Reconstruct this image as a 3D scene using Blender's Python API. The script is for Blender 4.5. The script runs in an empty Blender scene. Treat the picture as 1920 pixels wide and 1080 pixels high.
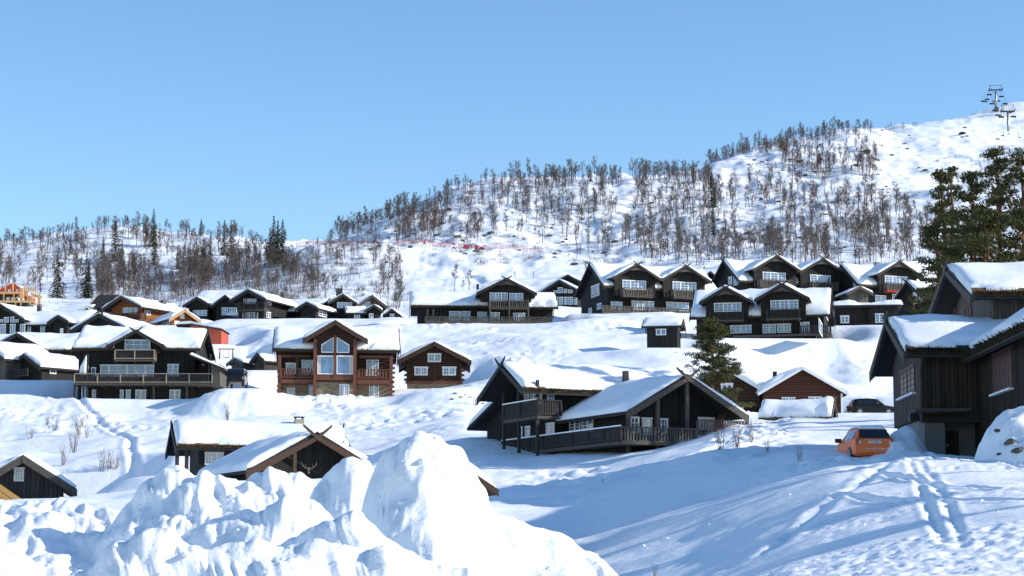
import bpy, math, random
import numpy as np
from mathutils import Vector, Matrix

scene = bpy.context.scene
col = scene.collection
random.seed(7)
rng = np.random.default_rng(11)

# ------------------------------------------------------------------ camera
FPX = 3800.0            # focal length in pixels of a 1920 wide picture
PITCH = math.atan2(510.0, FPX)
CP, SP = math.cos(PITCH), math.sin(PITCH)
cam_data = bpy.data.cameras.new('camera')
cam = bpy.data.objects.new('camera', cam_data)
col.objects.link(cam)
cam.location = (0, 0, 0)
cam.rotation_euler = (math.radians(90) + PITCH, 0, 0)
cam_data.sensor_width = 36.0
cam_data.lens = 36.0 * FPX / 1920.0
cam_data.clip_start = 0.3
cam_data.clip_end = 9000
scene.camera = cam

# ------------------------------------------------------------------ light
SUN_EL = math.radians(24.0)
SUN_AZ = math.radians(98.0)     # clockwise from +Y (the view direction): right, a little behind the camera
to_sun = Vector((math.sin(SUN_AZ) * math.cos(SUN_EL), math.cos(SUN_AZ) * math.cos(SUN_EL), math.sin(SUN_EL)))
sd = bpy.data.lights.new('sun', 'SUN')
sd.energy = 4.1
sd.angle = math.radians(0.5)
sd.color = (1.0, 0.955, 0.88)
sun = bpy.data.objects.new('sun', sd)
col.objects.link(sun)
sun.rotation_euler = to_sun.to_track_quat('Z', 'Y').to_euler()
sun.location = (60, -30, 60)

world = bpy.data.worlds.new("World")
scene.world = world
world.use_nodes = True
wn = world.node_tree.nodes; wl = world.node_tree.links
wn.clear()
sky = wn.new('ShaderNodeTexSky')
sky.sky_type = 'NISHITA'
sky.sun_disc = False
sky.sun_elevation = SUN_EL
sky.sun_rotation = SUN_AZ
sky.altitude = 900
sky.air_density = 1.0
sky.dust_density = 0.3
sky.ozone_density = 1.9
bg = wn.new('ShaderNodeBackground')
bg.inputs['Strength'].default_value = 0.15
hs = wn.new('ShaderNodeHueSaturation')
hs.inputs['Saturation'].default_value = 1.18
wo = wn.new('ShaderNodeOutputWorld')
wl.new(sky.outputs[0], hs.inputs['Color'])
wl.new(hs.outputs[0], bg.inputs[0])
wl.new(bg.outputs[0], wo.inputs[0])

vs = scene.view_settings
vs.view_transform = 'Standard'
vs.look = 'None'
vs.exposure = 0.5
vs.gamma = 1.0
vs.use_curve_mapping = False
scene.cycles.max_bounces = 6
scene.cycles.diffuse_bounces = 3
scene.cycles.glossy_bounces = 2
scene.cycles.transmission_bounces = 2

# ------------------------------------------------------------------ pixel <-> place
def ray(px, py):
    u = (px - 960.0) / FPX; v = (540.0 - py) / FPX
    return Vector((u, CP - v * SP, v * CP + SP))

def at(px, py, D):
    d = ray(px, py)
    return d * (D / d.y)

# ------------------------------------------------------------------ numpy noise
_tab = np.random.default_rng(5).random((256, 256))
def vnoise(x, y, seed=0):
    x = np.asarray(x, float) + seed * 17.31; y = np.asarray(y, float) + seed * 9.77
    xi = np.floor(x).astype(int); yi = np.floor(y).astype(int)
    fx = x - xi; fy = y - yi
    fx = fx * fx * fx * (fx * (fx * 6 - 15) + 10); fy = fy * fy * fy * (fy * (fy * 6 - 15) + 10)
    a = _tab[xi & 255, yi & 255]; b = _tab[(xi + 1) & 255, yi & 255]
    c = _tab[xi & 255, (yi + 1) & 255]; d = _tab[(xi + 1) & 255, (yi + 1) & 255]
    return (a * (1 - fx) + b * fx) * (1 - fy) + (c * (1 - fx) + d * fx) * fy * 1.0 - 0.5
def fbm(x, y, octv=4, seed=0, gain=0.5):
    s = 0; a = 1.0
    for i in range(octv):
        s = s + a * vnoise(x * 2.03 ** i, y * 2.03 ** i, seed + i * 3)
        a *= gain
    return s
def ridged(x, y, octv=3, seed=0):
    s = 0; a = 1.0
    for i in range(octv):
        s = s + a * (0.5 - 2 * np.abs(vnoise(x * 2.1 ** i, y * 2.1 ** i, seed + i * 5)))
        a *= 0.5
    return s
def worley(x, y, seed=0):
    x = np.asarray(x, float); y = np.asarray(y, float)
    xi = np.floor(x).astype(int); yi = np.floor(y).astype(int)
    best = np.full(x.shape, 9.0); bid = np.zeros(x.shape)
    for dx in (-1, 0, 1):
        for dy in (-1, 0, 1):
            cx = xi + dx; cy = yi + dy
            rx = _tab[(cx + seed) & 255, cy & 255]; ry = _tab[cx & 255, (cy + 77 + seed) & 255]
            d = np.hypot(cx + rx - x, cy + ry - y)
            m = d < best
            best = np.where(m, d, best)
            bid = np.where(m, _tab[(cx * 7 + seed + 31) & 255, (cy * 3 + 11) & 255], bid)
    return best, bid

# ------------------------------------------------------------------ mesh helpers
class MB:
    def __init__(s): s.v = []; s.f = []
    def add(s, vs, fs):
        n = len(s.v); s.v.extend(vs); s.f.extend([tuple(i + n for i in f) for f in fs]); return s
    def box(s, x0, x1, y0, y1, z0, z1):
        if x0 > x1: x0, x1 = x1, x0
        if y0 > y1: y0, y1 = y1, y0
        if z0 > z1: z0, z1 = z1, z0
        return s.add([(x0,y0,z0),(x1,y0,z0),(x1,y1,z0),(x0,y1,z0),(x0,y0,z1),(x1,y0,z1),(x1,y1,z1),(x0,y1,z1)],
                     [(0,3,2,1),(4,5,6,7),(0,1,5,4),(1,2,6,5),(2,3,7,6),(3,0,4,7)])
    def beam(s, p, q, w, h=None, up=(0,0,1)):
        h = h or w
        p = Vector(p); q = Vector(q); d = (q - p)
        if d.length < 1e-6: return s
        d.normalize(); upv = Vector(up)
        if abs(d.dot(upv)) > .97: upv = Vector((0,1,0))
        a = d.cross(upv).normalized(); b = a.cross(d).normalized()
        vs = []
        for c in (p, q):
            for i, j in ((-1,-1),(1,-1),(1,1),(-1,1)):
                vs.append(tuple(c + a * (i * w / 2) + b * (j * h / 2)))
        return s.add(vs, [(3,2,1,0),(4,5,6,7),(0,1,5,4),(1,2,6,5),(2,3,7,6),(3,0,4,7)])
    def tube(s, pts, rad, n=5, cap=True):
        pts = [Vector(p) for p in pts]
        if not hasattr(rad, '__len__'): rad = [rad] * len(pts)
        base = len(s.v); prev = None
        for i, p in enumerate(pts):
            d = (pts[min(i+1, len(pts)-1)] - pts[max(i-1, 0)])
            d = d.normalized() if d.length > 1e-9 else Vector((0,0,1))
            ref = Vector((0,0,1)) if abs(d.z) < .9 else Vector((1,0,0))
            if prev is not None: ref = prev
            a = (ref - d * ref.dot(d)).normalized(); b = d.cross(a); prev = a
            for k in range(n):
                t = 2 * math.pi * k / n
                s.v.append(tuple(p + (a * math.cos(t) + b * math.sin(t)) * rad[i]))
        for i in range(len(pts) - 1):
            for k in range(n):
                k2 = (k + 1) % n
                s.f.append((base+i*n+k, base+i*n+k2, base+(i+1)*n+k2, base+(i+1)*n+k))
        if cap:
            s.f.append(tuple(base + k for k in range(n))[::-1])
            s.f.append(tuple(base + (len(pts)-1)*n + k for k in range(n)))
        return s
    def poly_prism(s, pts2, y0, y1, axis='y'):
        """2D polygon (a,z) extruded along y (or x)."""
        n = len(pts2); vs = []
        for t in (y0, y1):
            for a, z in pts2:
                vs.append((a, t, z) if axis == 'y' else (t, a, z))
        fs = [tuple(range(n)), tuple(range(2*n-1, n-1, -1))]
        for i in range(n):
            j = (i + 1) % n
            fs.append((i, i+n, j+n, j))
        return s.add(vs, fs)

def make_mesh(name, mb, smooth=False):
    me = bpy.data.meshes.new(name)
    me.from_pydata([tuple(v) for v in mb.v], [], mb.f)
    if smooth:
        me.polygons.foreach_set('use_smooth', [True] * len(me.polygons))
    me.update()
    return me

def fix_normals(me):
    import bmesh
    bm = bmesh.new(); bm.from_mesh(me)
    bmesh.ops.recalc_face_normals(bm, faces=bm.faces)
    bm.to_mesh(me); bm.free()

def obj(name, mb, mat, parent=None, smooth=False, kind=None, fix=True):
    me = mb if isinstance(mb, bpy.types.Mesh) else make_mesh(name, mb, smooth)
    if fix and not isinstance(mb, bpy.types.Mesh): fix_normals(me)
    if mat is not None and len(me.materials) == 0: me.materials.append(mat)
    o = bpy.data.objects.new(name, me); col.objects.link(o)
    if parent is not None: o.parent = parent
    if kind: o['kind'] = kind
    return o

def tag(o, label=None, cat=None, group=None, kind=None):
    if label: o['label'] = label
    if cat: o['category'] = cat
    if group: o['group'] = group
    if kind: o['kind'] = kind
    return o

def empty(name, loc, rz=0.0, label=None, cat=None, group=None):
    o = bpy.data.objects.new(name, None); col.objects.link(o)
    o.empty_display_size = .5
    o.location = loc; o.rotation_euler = (0, 0, rz)
    return tag(o, label, cat, group)

def copy_tree(o, parent=None):
    c = o.copy(); col.objects.link(c); c.parent = parent
    for ch in list(o.children): copy_tree(ch, c)
    return c

def grid_mesh(name, P, smooth=True):
    """P: array (n, m, 3) -> mesh of quads, fast."""
    n, m = P.shape[:2]
    me = bpy.data.meshes.new(name)
    me.vertices.add(n * m)
    me.vertices.foreach_set('co', P.reshape(-1).astype(np.float32))
    i = np.arange(n - 1)[:, None] * m + np.arange(m - 1)[None, :]
    q = np.stack([i, i + 1, i + m + 1, i + m], -1).reshape(-1)
    nq = (n - 1) * (m - 1)
    me.loops.add(nq * 4); me.loops.foreach_set('vertex_index', q.astype(np.int32))
    me.polygons.add(nq)
    me.polygons.foreach_set('loop_start', (np.arange(nq) * 4).astype(np.int32))
    me.polygons.foreach_set('use_smooth', np.full(nq, smooth))
    me.update(calc_edges=True)
    return me

def tri_mesh(name, V, F, smooth=False):
    """V (n,3), F (m,3) arrays -> mesh, fast."""
    me = bpy.data.meshes.new(name)
    V = np.asarray(V, np.float32); F = np.asarray(F, np.int32)
    me.vertices.add(len(V)); me.vertices.foreach_set('co', V.reshape(-1))
    me.loops.add(len(F) * 3); me.loops.foreach_set('vertex_index', F.reshape(-1))
    me.polygons.add(len(F)); me.polygons.foreach_set('loop_start', (np.arange(len(F)) * 3).astype(np.int32))
    me.polygons.foreach_set('use_smooth', np.full(len(F), smooth))
    me.update(calc_edges=True)
    return me

# ------------------------------------------------------------------ materials
def new_mat(name):
    m = bpy.data.materials.new(name); m.use_nodes = True
    nt = m.node_tree; b = nt.nodes['Principled BSDF']
    return m, nt, b
def N(nt, t, **kw):
    n = nt.nodes.new(t)
    for k, v in kw.items(): setattr(n, k, v)
    return n
def mat_plain(name, c, rough=.7, metal=0.0, spec=.3, noise=.0, nscale=8.0):
    m, nt, b = new_mat(name)
    b.inputs['Base Color'].default_value = (*c, 1)
    b.inputs['Roughness'].default_value = rough
    b.inputs['Metallic'].default_value = metal
    b.inputs['Specular IOR Level'].default_value = spec
    if noise:
        tc = N(nt, 'ShaderNodeTexCoord'); nz = N(nt, 'ShaderNodeTexNoise')
        nz.inputs['Scale'].default_value = nscale; nz.inputs['Detail'].default_value = 5
        nt.links.new(tc.outputs['Object'], nz.inputs['Vector'])
        mx = N(nt, 'ShaderNodeMix', data_type='RGBA')
        mx.inputs[6].default_value = (*[x * (1 - noise) for x in c], 1)
        mx.inputs[7].default_value = (*[min(1, x * (1 + noise)) for x in c], 1)
        nt.links.new(nz.outputs['Fac'], mx.inputs[0]); nt.links.new(mx.outputs[2], b.inputs['Base Color'])
    return m
def mat_snow(name, scale1=.9, scale2=5.0, s1=.35, s2=.2, dist=.25, c=(.93, .935, .95), clod=0.0):
    m, nt, b = new_mat(name)
    b.inputs['Roughness'].default_value = .65
    b.inputs['Specular IOR Level'].default_value = .25
    b.inputs['Base Color'].default_value = (*c, 1)
    geo = N(nt, 'ShaderNodeNewGeometry')
    n1 = N(nt, 'ShaderNodeTexNoise'); n1.inputs['Scale'].default_value = scale1; n1.inputs['Detail'].default_value = 4
    n2 = N(nt, 'ShaderNodeTexNoise'); n2.inputs['Scale'].default_value = scale2; n2.inputs['Detail'].default_value = 6
    n2.inputs['Roughness'].default_value = .65
    nt.links.new(geo.outputs['Position'], n1.inputs['Vector']); nt.links.new(geo.outputs['Position'], n2.inputs['Vector'])
    b1 = N(nt, 'ShaderNodeBump'); b1.inputs['Strength'].default_value = s1; b1.inputs['Distance'].default_value = dist
    b2 = N(nt, 'ShaderNodeBump'); b2.inputs['Strength'].default_value = s2; b2.inputs['Distance'].default_value = dist * .3
    nt.links.new(n1.outputs['Fac'], b1.inputs['Height']); nt.links.new(n2.outputs['Fac'], b2.inputs['Height'])
    nt.links.new(b1.outputs[0], b2.inputs['Normal']); nt.links.new(b2.outputs[0], b.inputs['Normal'])
    # patchy wind crust: tiny albedo change of its own
    n3 = N(nt, 'ShaderNodeTexNoise'); n3.inputs['Scale'].default_value = .35; n3.inputs['Detail'].default_value = 6
    nt.links.new(geo.outputs['Position'], n3.inputs['Vector'])
    mx = N(nt, 'ShaderNodeMix', data_type='RGBA')
    mx.inputs[6].default_value = (c[0]*.93, c[1]*.94, c[2]*.96, 1); mx.inputs[7].default_value = (*c, 1)
    nt.links.new(n3.outputs['Fac'], mx.inputs[0]); nt.links.new(mx.outputs[2], b.inputs['Base Color'])
    return m
def mat_boards(name, c, c2, width=.2, axis='xy', rough=.8, gap=.12, bump=.5):
    """timber: every board its own tone, dark joint between; axis 'xy' upright boards, 'z' lying logs"""
    m, nt, b = new_mat(name)
    L = nt.links.new
    b.inputs['Roughness'].default_value = rough; b.inputs['Specular IOR Level'].default_value = .25
    tc = N(nt, 'ShaderNodeTexCoord'); sp = N(nt, 'ShaderNodeSeparateXYZ'); L(tc.outputs['Object'], sp.inputs[0])
    if axis == 'xy':
        ad = N(nt, 'ShaderNodeMath', operation='ADD'); L(sp.outputs[0], ad.inputs[0]); L(sp.outputs[1], ad.inputs[1]); src = ad.outputs[0]
    else: src = sp.outputs[2]
    dv = N(nt, 'ShaderNodeMath', operation='DIVIDE'); L(src, dv.inputs[0]); dv.inputs[1].default_value = width
    fl = N(nt, 'ShaderNodeMath', operation='FLOOR'); L(dv.outputs[0], fl.inputs[0])
    fr = N(nt, 'ShaderNodeMath', operation='FRACT'); L(dv.outputs[0], fr.inputs[0])
    wn_ = N(nt, 'ShaderNodeTexWhiteNoise', noise_dimensions='1D'); L(fl.outputs[0], wn_.inputs['W'])
    mx = N(nt, 'ShaderNodeMix', data_type='RGBA'); mx.inputs[6].default_value = (*c, 1); mx.inputs[7].default_value = (*c2, 1)
    nz = N(nt, 'ShaderNodeTexNoise'); nz.inputs['Scale'].default_value = 3.0; nz.inputs['Detail'].default_value = 8; nz.inputs['Roughness'].default_value = .7
    mp = N(nt, 'ShaderNodeMapping'); mp.inputs['Scale'].default_value = (3, 3, .5) if axis == 'xy' else (.5, .5, 4)
    L(tc.outputs['Object'], mp.inputs[0]); L(mp.outputs[0], nz.inputs['Vector'])
    av = N(nt, 'ShaderNodeMath', operation='MULTIPLY_ADD'); L(wn_.outputs['Value'], av.inputs[0]); av.inputs[1].default_value = .6
    sb = N(nt, 'ShaderNodeMath', operation='MULTIPLY_ADD'); L(nz.outputs['Fac'], sb.inputs[0]); sb.inputs[1].default_value = 1.2; sb.inputs[2].default_value = -.4
    L(sb.outputs[0], av.inputs[2]); L(av.outputs[0], mx.inputs[0])
    # joint
    pp = N(nt, 'ShaderNodeMath', operation='PINGPONG'); L(fr.outputs[0], pp.inputs[0]); pp.inputs[1].default_value = .5
    ss = N(nt, 'ShaderNodeMapRange'); L(pp.outputs[0], ss.inputs[0]); ss.inputs[1].default_value = 0; ss.inputs[2].default_value = gap
    bp = N(nt, 'ShaderNodeBump'); bp.inputs['Strength'].default_value = bump; bp.inputs['Distance'].default_value = .04
    L(ss.outputs[0], bp.inputs['Height']); L(bp.outputs[0], b.inputs['Normal'])
    jm = N(nt, 'ShaderNodeMix', data_type='RGBA'); jm.inputs[6].default_value = (*[x * .35 for x in c], 1)
    L(ss.outputs[0], jm.inputs[0]); L(mx.outputs[2], jm.inputs[7]); L(jm.outputs[2], b.inputs['Base Color'])
    return m
def mat_stone(name, c1, c2, scale=2.2):
    m, nt, b = new_mat(name); L = nt.links.new
    b.inputs['Roughness'].default_value = .9; b.inputs['Specular IOR Level'].default_value = .2
    tc = N(nt, 'ShaderNodeTexCoord'); mp = N(nt, 'ShaderNodeMapping'); mp.inputs['Scale'].default_value = (1, 1, 1.9)
    L(tc.outputs['Object'], mp.inputs[0])
    vo = N(nt, 'ShaderNodeTexVoronoi'); vo.inputs['Scale'].default_value = scale; L(mp.outputs[0], vo.inputs['Vector'])
    nz = N(nt, 'ShaderNodeTexNoise'); nz.inputs['Scale'].default_value = 6; nz.inputs['Detail'].default_value = 6; L(tc.outputs['Object'], nz.inputs['Vector'])
    sp = N(nt, 'ShaderNodeSeparateColor'); L(vo.outputs['Color'], sp.inputs[0])
    ad = N(nt, 'ShaderNodeMath', operation='MULTIPLY_ADD'); L(sp.outputs[0], ad.inputs[0]); ad.inputs[1].default_value = .6
    n5 = N(nt, 'ShaderNodeMath', operation='MULTIPLY'); L(nz.outputs['Fac'], n5.inputs[0]); n5.inputs[1].default_value = .6; L(n5.outputs[0], ad.inputs[2])
    mx = N(nt, 'ShaderNodeMix', data_type='RGBA'); mx.inputs[6].default_value = (*c1, 1); mx.inputs[7].default_value = (*c2, 1)
    L(ad.outputs[0], mx.inputs[0]); L(mx.outputs[2], b.inputs['Base Color'])
    bp = N(nt, 'ShaderNodeBump'); bp.inputs['Strength'].default_value = .6; bp.inputs['Distance'].default_value = .06; bp.invert = True
    L(vo.outputs['Distance'], bp.inputs['Height']); L(bp.outputs[0], b.inputs['Normal'])
    return m

M = {}
M['snow'] = mat_snow('snow_ground', .8, 4.5, .35, .45, .25)
M['snow_far'] = M['snow']
M['snow_roof'] = mat_snow('snow_on_roof', .7, 5.0, .35, .3, .2)
M['snow_bank'] = mat_snow('snow_plowed', 2.2, 9.0, .5, .5, .14)
M['dark'] = mat_boards('dark_stained_boards', (.010, .0098, .010), (.032, .029, .027), .2, 'xy')
M['dark_brown'] = mat_boards('dark_brown_boards', (.022, .018, .0145), (.066, .053, .041), .2, 'xy')
M['grey_wood'] = mat_boards('weathered_grey_boards', (.06, .055, .048), (.17, .15, .125), .18, 'xy')
M['brown_log'] = mat_boards('brown_logs', (.038, .019, .012), (.09, .043, .026), .24, 'z', gap=.3, bump=.9)
M['orange_log'] = mat_boards('orange_logs', (.20, .065, .020), (.36, .13, .04), .26, 'z', gap=.3, bump=.8)
M['red_log'] = mat_boards('red_brown_logs', (.075, .028, .017), (.13, .049, .029), .24, 'z', gap=.3, bump=.8)
M['red_board'] = mat_boards('red_boards', (.42, .035, .02), (.55, .07, .035), .2, 'xy')
M['redbrown_rail'] = mat_plain('red_brown_timber', (.15, .057, .034), .7, noise=.35)
M['trim_dark'] = mat_plain('dark_trim_timber', (.035, .031, .028), .75, noise=.45, nscale=5)
M['trim_grey'] = mat_plain('grey_trim_timber', (.085, .072, .060), .8, noise=.45, nscale=5)
M['trim_brown'] = mat_plain('brown_trim_timber', (.065, .035, .022), .75, noise=.4, nscale=5)
M['trim_tan'] = mat_plain('tan_trim_timber', (.45, .28, .15), .75, noise=.25)
M['soffit'] = mat_plain('roof_underside_boards', (.03, .026, .023), .85, noise=.3)
M['rail_tan'] = mat_plain('light_rail_timber', (.36, .29, .21), .75, noise=.25)
M['white'] = mat_plain('white_painted_wood', (.80, .80, .78), .5, noise=.04)
M['white_fade'] = mat_plain('pale_painted_wood', (.62, .60, .56), .6, noise=.08)
M['glass'] = mat_plain('glass_sky_tint', (.055, .115, .24), .06, spec=1.0)  # blue base colour stands in for sky reflected in the panes
M['glass'].node_tree.nodes['Principled BSDF'].inputs['IOR'].default_value = 1.75
_nt = M['glass'].node_tree; _b = _nt.nodes['Principled BSDF']
_oi = N(_nt, 'ShaderNodeObjectInfo'); _tc = N(_nt, 'ShaderNodeTexCoord'); _nz = N(_nt, 'ShaderNodeTexNoise'); _nz.inputs['Scale'].default_value = 1.3
_nt.links.new(_tc.outputs['Object'], _nz.inputs['Vector'])
_ad = N(_nt, 'ShaderNodeMath', operation='MULTIPLY_ADD'); _ad.inputs[1].default_value = .75
_nt.links.new(_oi.outputs['Random'], _ad.inputs[0]); _m2 = N(_nt, 'ShaderNodeMath', operation='MULTIPLY_ADD'); _m2.inputs[1].default_value = 1.6; _m2.inputs[2].default_value = -.62
_nt.links.new(_nz.outputs['Fac'], _m2.inputs[0]); _nt.links.new(_m2.outputs[0], _ad.inputs[2])
_mx = N(_nt, 'ShaderNodeMix', data_type='RGBA'); _mx.inputs[6].default_value = (.018, .035, .07, 1); _mx.inputs[7].default_value = (.10, .19, .37, 1)  # tone changes per pane, painting in varied reflections
_nt.links.new(_ad.outputs[0], _mx.inputs[0]); _nt.links.new(_mx.outputs[2], _b.inputs['Base Color'])
M['glass_dark'] = mat_plain('dark_window_glass', (.012, .016, .022), .15, spec=.5)
M['curtain'] = mat_plain('pale_curtain', (.55, .52, .44), .9)
M['metal'] = mat_plain('grey_metal', (.30, .31, .33), .4, metal=.8)
M['black_metal'] = mat_plain('black_metal', (.012, .012, .014), .5, spec=.4)
M['stone'] = mat_stone('grey_stone_masonry', (.055, .052, .048), (.20, .185, .165), 2.4)
M['stone_tan'] = mat_stone('tan_stone_masonry', (.10, .075, .05), (.34, .27, .18), 2.6)
M['concrete'] = mat_stone('concrete', (.14, .14, .135), (.21, .21, .20), .7)
M['rock'] = mat_stone('rock', (.035, .036, .034), (.13, .125, .11), .8)
M['turf'] = mat_plain('dry_turf', (.12, .075, .035), .95, noise=.6, nscale=3)
M['turf_dark'] = mat_plain('dark_turf', (.045, .032, .017), .95, noise=.6, nscale=3)
M['chimney'] = mat_plain('pale_chimney_render', (.34, .30, .25), .9, noise=.2)
M['birch_bark'] = mat_plain('birch_bark', (.17, .15, .135), .9, noise=.6, nscale=2)
M['twig'] = mat_plain('birch_twigs', (.105, .076, .064), .9, noise=.3, nscale=1)
M['twig_grey'] = mat_plain('grey_twigs', (.11, .092, .084), .9, noise=.3, nscale=1)
M['pine_bark'] = mat_plain('pine_bark', (.16, .085, .05), .9, noise=.5)
M['spruce'] = mat_plain('spruce_needles', (.030, .038, .016), .8, noise=.6, nscale=.8)
M['pine'] = mat_plain('pine_needles', (.070, .072, .022), .8, noise=.7, nscale=.9)
M['dry'] = mat_plain('dry_shrub_stems', (.17, .125, .10), .9)
# ------------------------------------------------------------------ terrain
def pxy_to_aD(px, py, D):
    u = (px - 960.0) / FPX; v = (540.0 - py) / FPX
    k = CP - v * SP
    return u / k, (v * CP + SP) / k * D      # a = X/Y, z

# contours: depth -> [(px, py), ...] ; the ground seen (or hidden) at that depth
CONT = [
 (3,   'z', [(-600, -1.75), (2500, -1.75)]),
 (14,  'z', [(-600, -1.9), (2500, -1.5)]),
 (24,  'y', [(-600, 1240), (0, 1230), (900, 1230), (1200, 1150), (1500, 1130), (2500, 1110)]),
 (45,  'y', [(-600, 1090), (0, 1080), (600, 1100), (900, 1190), (1100, 1185), (1300, 1120), (1500, 1045), (1700, 990), (1920, 950), (2500, 900)]),
 (62,  'y', [(-600, 1000), (0, 1000), (600, 1040), (900, 1110), (1100, 1100), (1300, 1030), (1420, 975), (1560, 918), (1700, 888), (1830, 880), (1920, 885), (2500, 850)]),
 (80,  'y', [(-600, 970), (0, 975), (600, 990), (900, 1020), (1100, 1005), (1300, 940), (1450, 888), (1560, 862), (1640, 862), (1700, 850), (1760, 856), (1850, 868), (1960, 870), (2500, 850)]),
 (92,  'y', [(-600, 955), (0, 965), (300, 955), (600, 945), (900, 955), (1050, 945), (1200, 905), (1350, 866), (1500, 840), (1600, 840), (1700, 845), (1760, 855), (1900, 855), (2500, 830)]),
 (112, 'y', [(-600, 945), (0, 952), (200, 945), (400, 915), (600, 905), (900, 885), (1000, 880), (1100, 862), (1200, 843), (1350, 810), (1420, 806), (1600, 806), (1700, 805), (2500, 800)]),
 (135, 'y', [(-600, 935), (0, 940), (150, 930), (300, 890), (450, 885), (600, 880), (800, 860), (900, 846), (1000, 842), (1150, 828), (1250, 815), (1375, 785), (1420, 800), (1600, 793), (1800, 790), (2500, 780)]),
 (162, 'y', [(-600, 860), (0, 860), (200, 850), (330, 840), (600, 830), (760, 808), (860, 790), (900, 800), (1150, 795), (1400, 795), (1600, 788), (1750, 775), (2500, 770)]),
 (186, 'y', [(-600, 790), (0, 790), (200, 782), (400, 780), (600, 780), (760, 772), (850, 765), (950, 765), (1150, 775), (1400, 792), (1550, 787), (1680, 770), (1800, 765), (2500, 760)]),
 (196, 'y', [(-600, 752), (0, 750), (150, 753), (300, 752), (500, 749), (740, 748), (770, 732), (860, 730), (900, 740), (1000, 745), (1150, 760), (1300, 770), (1400, 775), (1500, 776), (1600, 776), (1680, 768), (2500, 750)]),
 (212, 'y', [(-600, 730), (0, 730), (120, 735), (300, 748), (420, 728), (480, 728), (560, 742), (740, 728), (860, 727), (910, 700), (1000, 700), (1150, 700), (1250, 690), (1330, 700), (1420, 720), (1500, 735), (1600, 745), (1680, 740), (1800, 735), (2500, 730)]),
 (228, 'y', [(-600, 700), (0, 700), (120, 710), (300, 700), (430, 690), (520, 690), (640, 700), (760, 680), (850, 672), (1000, 665), (1150, 662), (1210, 652), (1280, 650), (1350, 655), (1420, 668), (1500, 690), (1560, 700), (1600, 690), (1680, 700), (2500, 700)]),
 (244, 'y', [(-600, 650), (0, 655), (200, 650), (330, 650), (410, 665), (450, 668), (520, 650), (640, 640), (760, 645), (850, 635), (1000, 622), (1060, 620), (1150, 625), (1210, 625), (1290, 628), (1450, 633), (1560, 645), (1640, 612), (2500, 610)]),
 (258, 'y', [(-600, 632), (0, 630), (200, 630), (340, 640), (420, 636), (460, 622), (600, 612), (700, 612), (780, 608), (1000, 607), (1060, 598), (1120, 592), (1250, 588), (1300, 600), (1450, 610), (1600, 606), (1700, 608), (2500, 600)]),
 (285, 'y', [(-600, 606), (0, 606), (200, 605), (400, 600), (450, 600), (600, 599), (740, 599), (800, 600), (900, 590), (1000, 584), (1090, 584), (1150, 586), (1340, 586), (1450, 578), (1700, 572), (2500, 570)]),
 (315, 'y', [(-600, 578), (0, 576), (80, 578), (180, 592), (300, 592), (420, 590), (500, 584), (650, 578), (740, 582), (800, 575), (950, 560), (1100, 552), (1300, 545), (1500, 538), (1700, 540), (2500, 540)]),
 (350, 'y', [(-600, 562), (0, 560), (100, 565), (300, 560), (400, 550), (500, 540), (600, 535), (700, 532), (800, 538), (900, 536), (1000, 528), (1100, 515), (1300, 505), (1500, 500), (1700, 500), (2500, 480)]),
 (410, 'y', [(-600, 530), (0, 530), (150, 530), (300, 520), (420, 512), (500, 500), (560, 478), (620, 470), (700, 469), (780, 472), (850, 476), (920, 482), (1000, 491), (1130, 504), (1200, 490), (1300, 480), (1500, 475), (1700, 470), (2500, 430)]),
 (428, 'y', [(-600, 520), (0, 520), (150, 515), (300, 500), (420, 490), (500, 482), (560, 471), (620, 468), (700, 469), (780, 473), (850, 477), (920, 482), (1000, 490), (1130, 500), (1200, 480), (1300, 470), (1500, 465), (1700, 455), (2500, 410)]),
 (485, 'y', [(-600, 460), (-200, 455), (0, 458), (60, 446), (130, 430), (200, 422), (300, 428), (370, 440), (400, 448), (480, 461), (560, 467), (620, 468), (700, 452), (780, 445), (850, 442), (1000, 440), (1200, 430), (1400, 420), (1550, 405), (1700, 400), (1800, 390), (1920, 380), (2500, 330)]),
 (560, 'y', [(-600, 475), (0, 465), (200, 455), (400, 460), (600, 463), (650, 440), (700, 412), (760, 388), (850, 352), (910, 342), (960, 338), (1100, 336), (1300, 337), (1480, 337), (1560, 330), (1620, 330), (1700, 340), (1800, 340), (1920, 335), (2500, 280)]),
 (600, 'y', [(-600, 485), (0, 480), (200, 475), (400, 475), (560, 466), (640, 460), (660, 440), (710, 411), (760, 390), (850, 356), (960, 343), (1100, 338), (1240, 334), (1300, 328), (1345, 312), (1400, 298), (1480, 290), (1560, 282), (1620, 290), (1700, 300), (1800, 305), (1920, 300), (2500, 240)]),
 (665, 'y', [(-600, 500), (0, 500), (400, 485), (560, 468), (660, 462), (760, 420), (850, 380), (960, 362), (1100, 352), (1240, 345), (1300, 330), (1345, 308), (1400, 284), (1450, 272), (1500, 262), (1560, 251), (1620, 252), (1680, 262), (1760, 262), (1850, 262), (1920, 270), (2500, 200)]),
 (800, 'y', [(-600, 510), (0, 510), (400, 490), (560, 467), (640, 455), (760, 440), (900, 400), (1100, 370), (1300, 345), (1450, 295), (1560, 262), (1620, 249), (1680, 243), (1740, 240), (1800, 238), (1860, 246), (1920, 256), (2500, 190)]),
 (1000, 'y', [(-600, 520), (0, 515), (400, 492), (540, 462), (620, 453), (760, 450), (900, 420), (1300, 370), (1450, 310), (1560, 272), (1620, 256), (1680, 243), (1740, 231), (1800, 218), (1860, 206), (1920, 196), (2500, 140)]),
 (1250, 'y', [(-600, 600), (400, 560), (900, 500), (1300, 440), (1600, 320), (1920, 260), (2500, 230)]),
 (2500, 'y', [(-600, 850), (900, 820), (1600, 700), (2500, 650)]),
 (6000, 'y', [(-600, 1000), (2500, 980)]),
]
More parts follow.
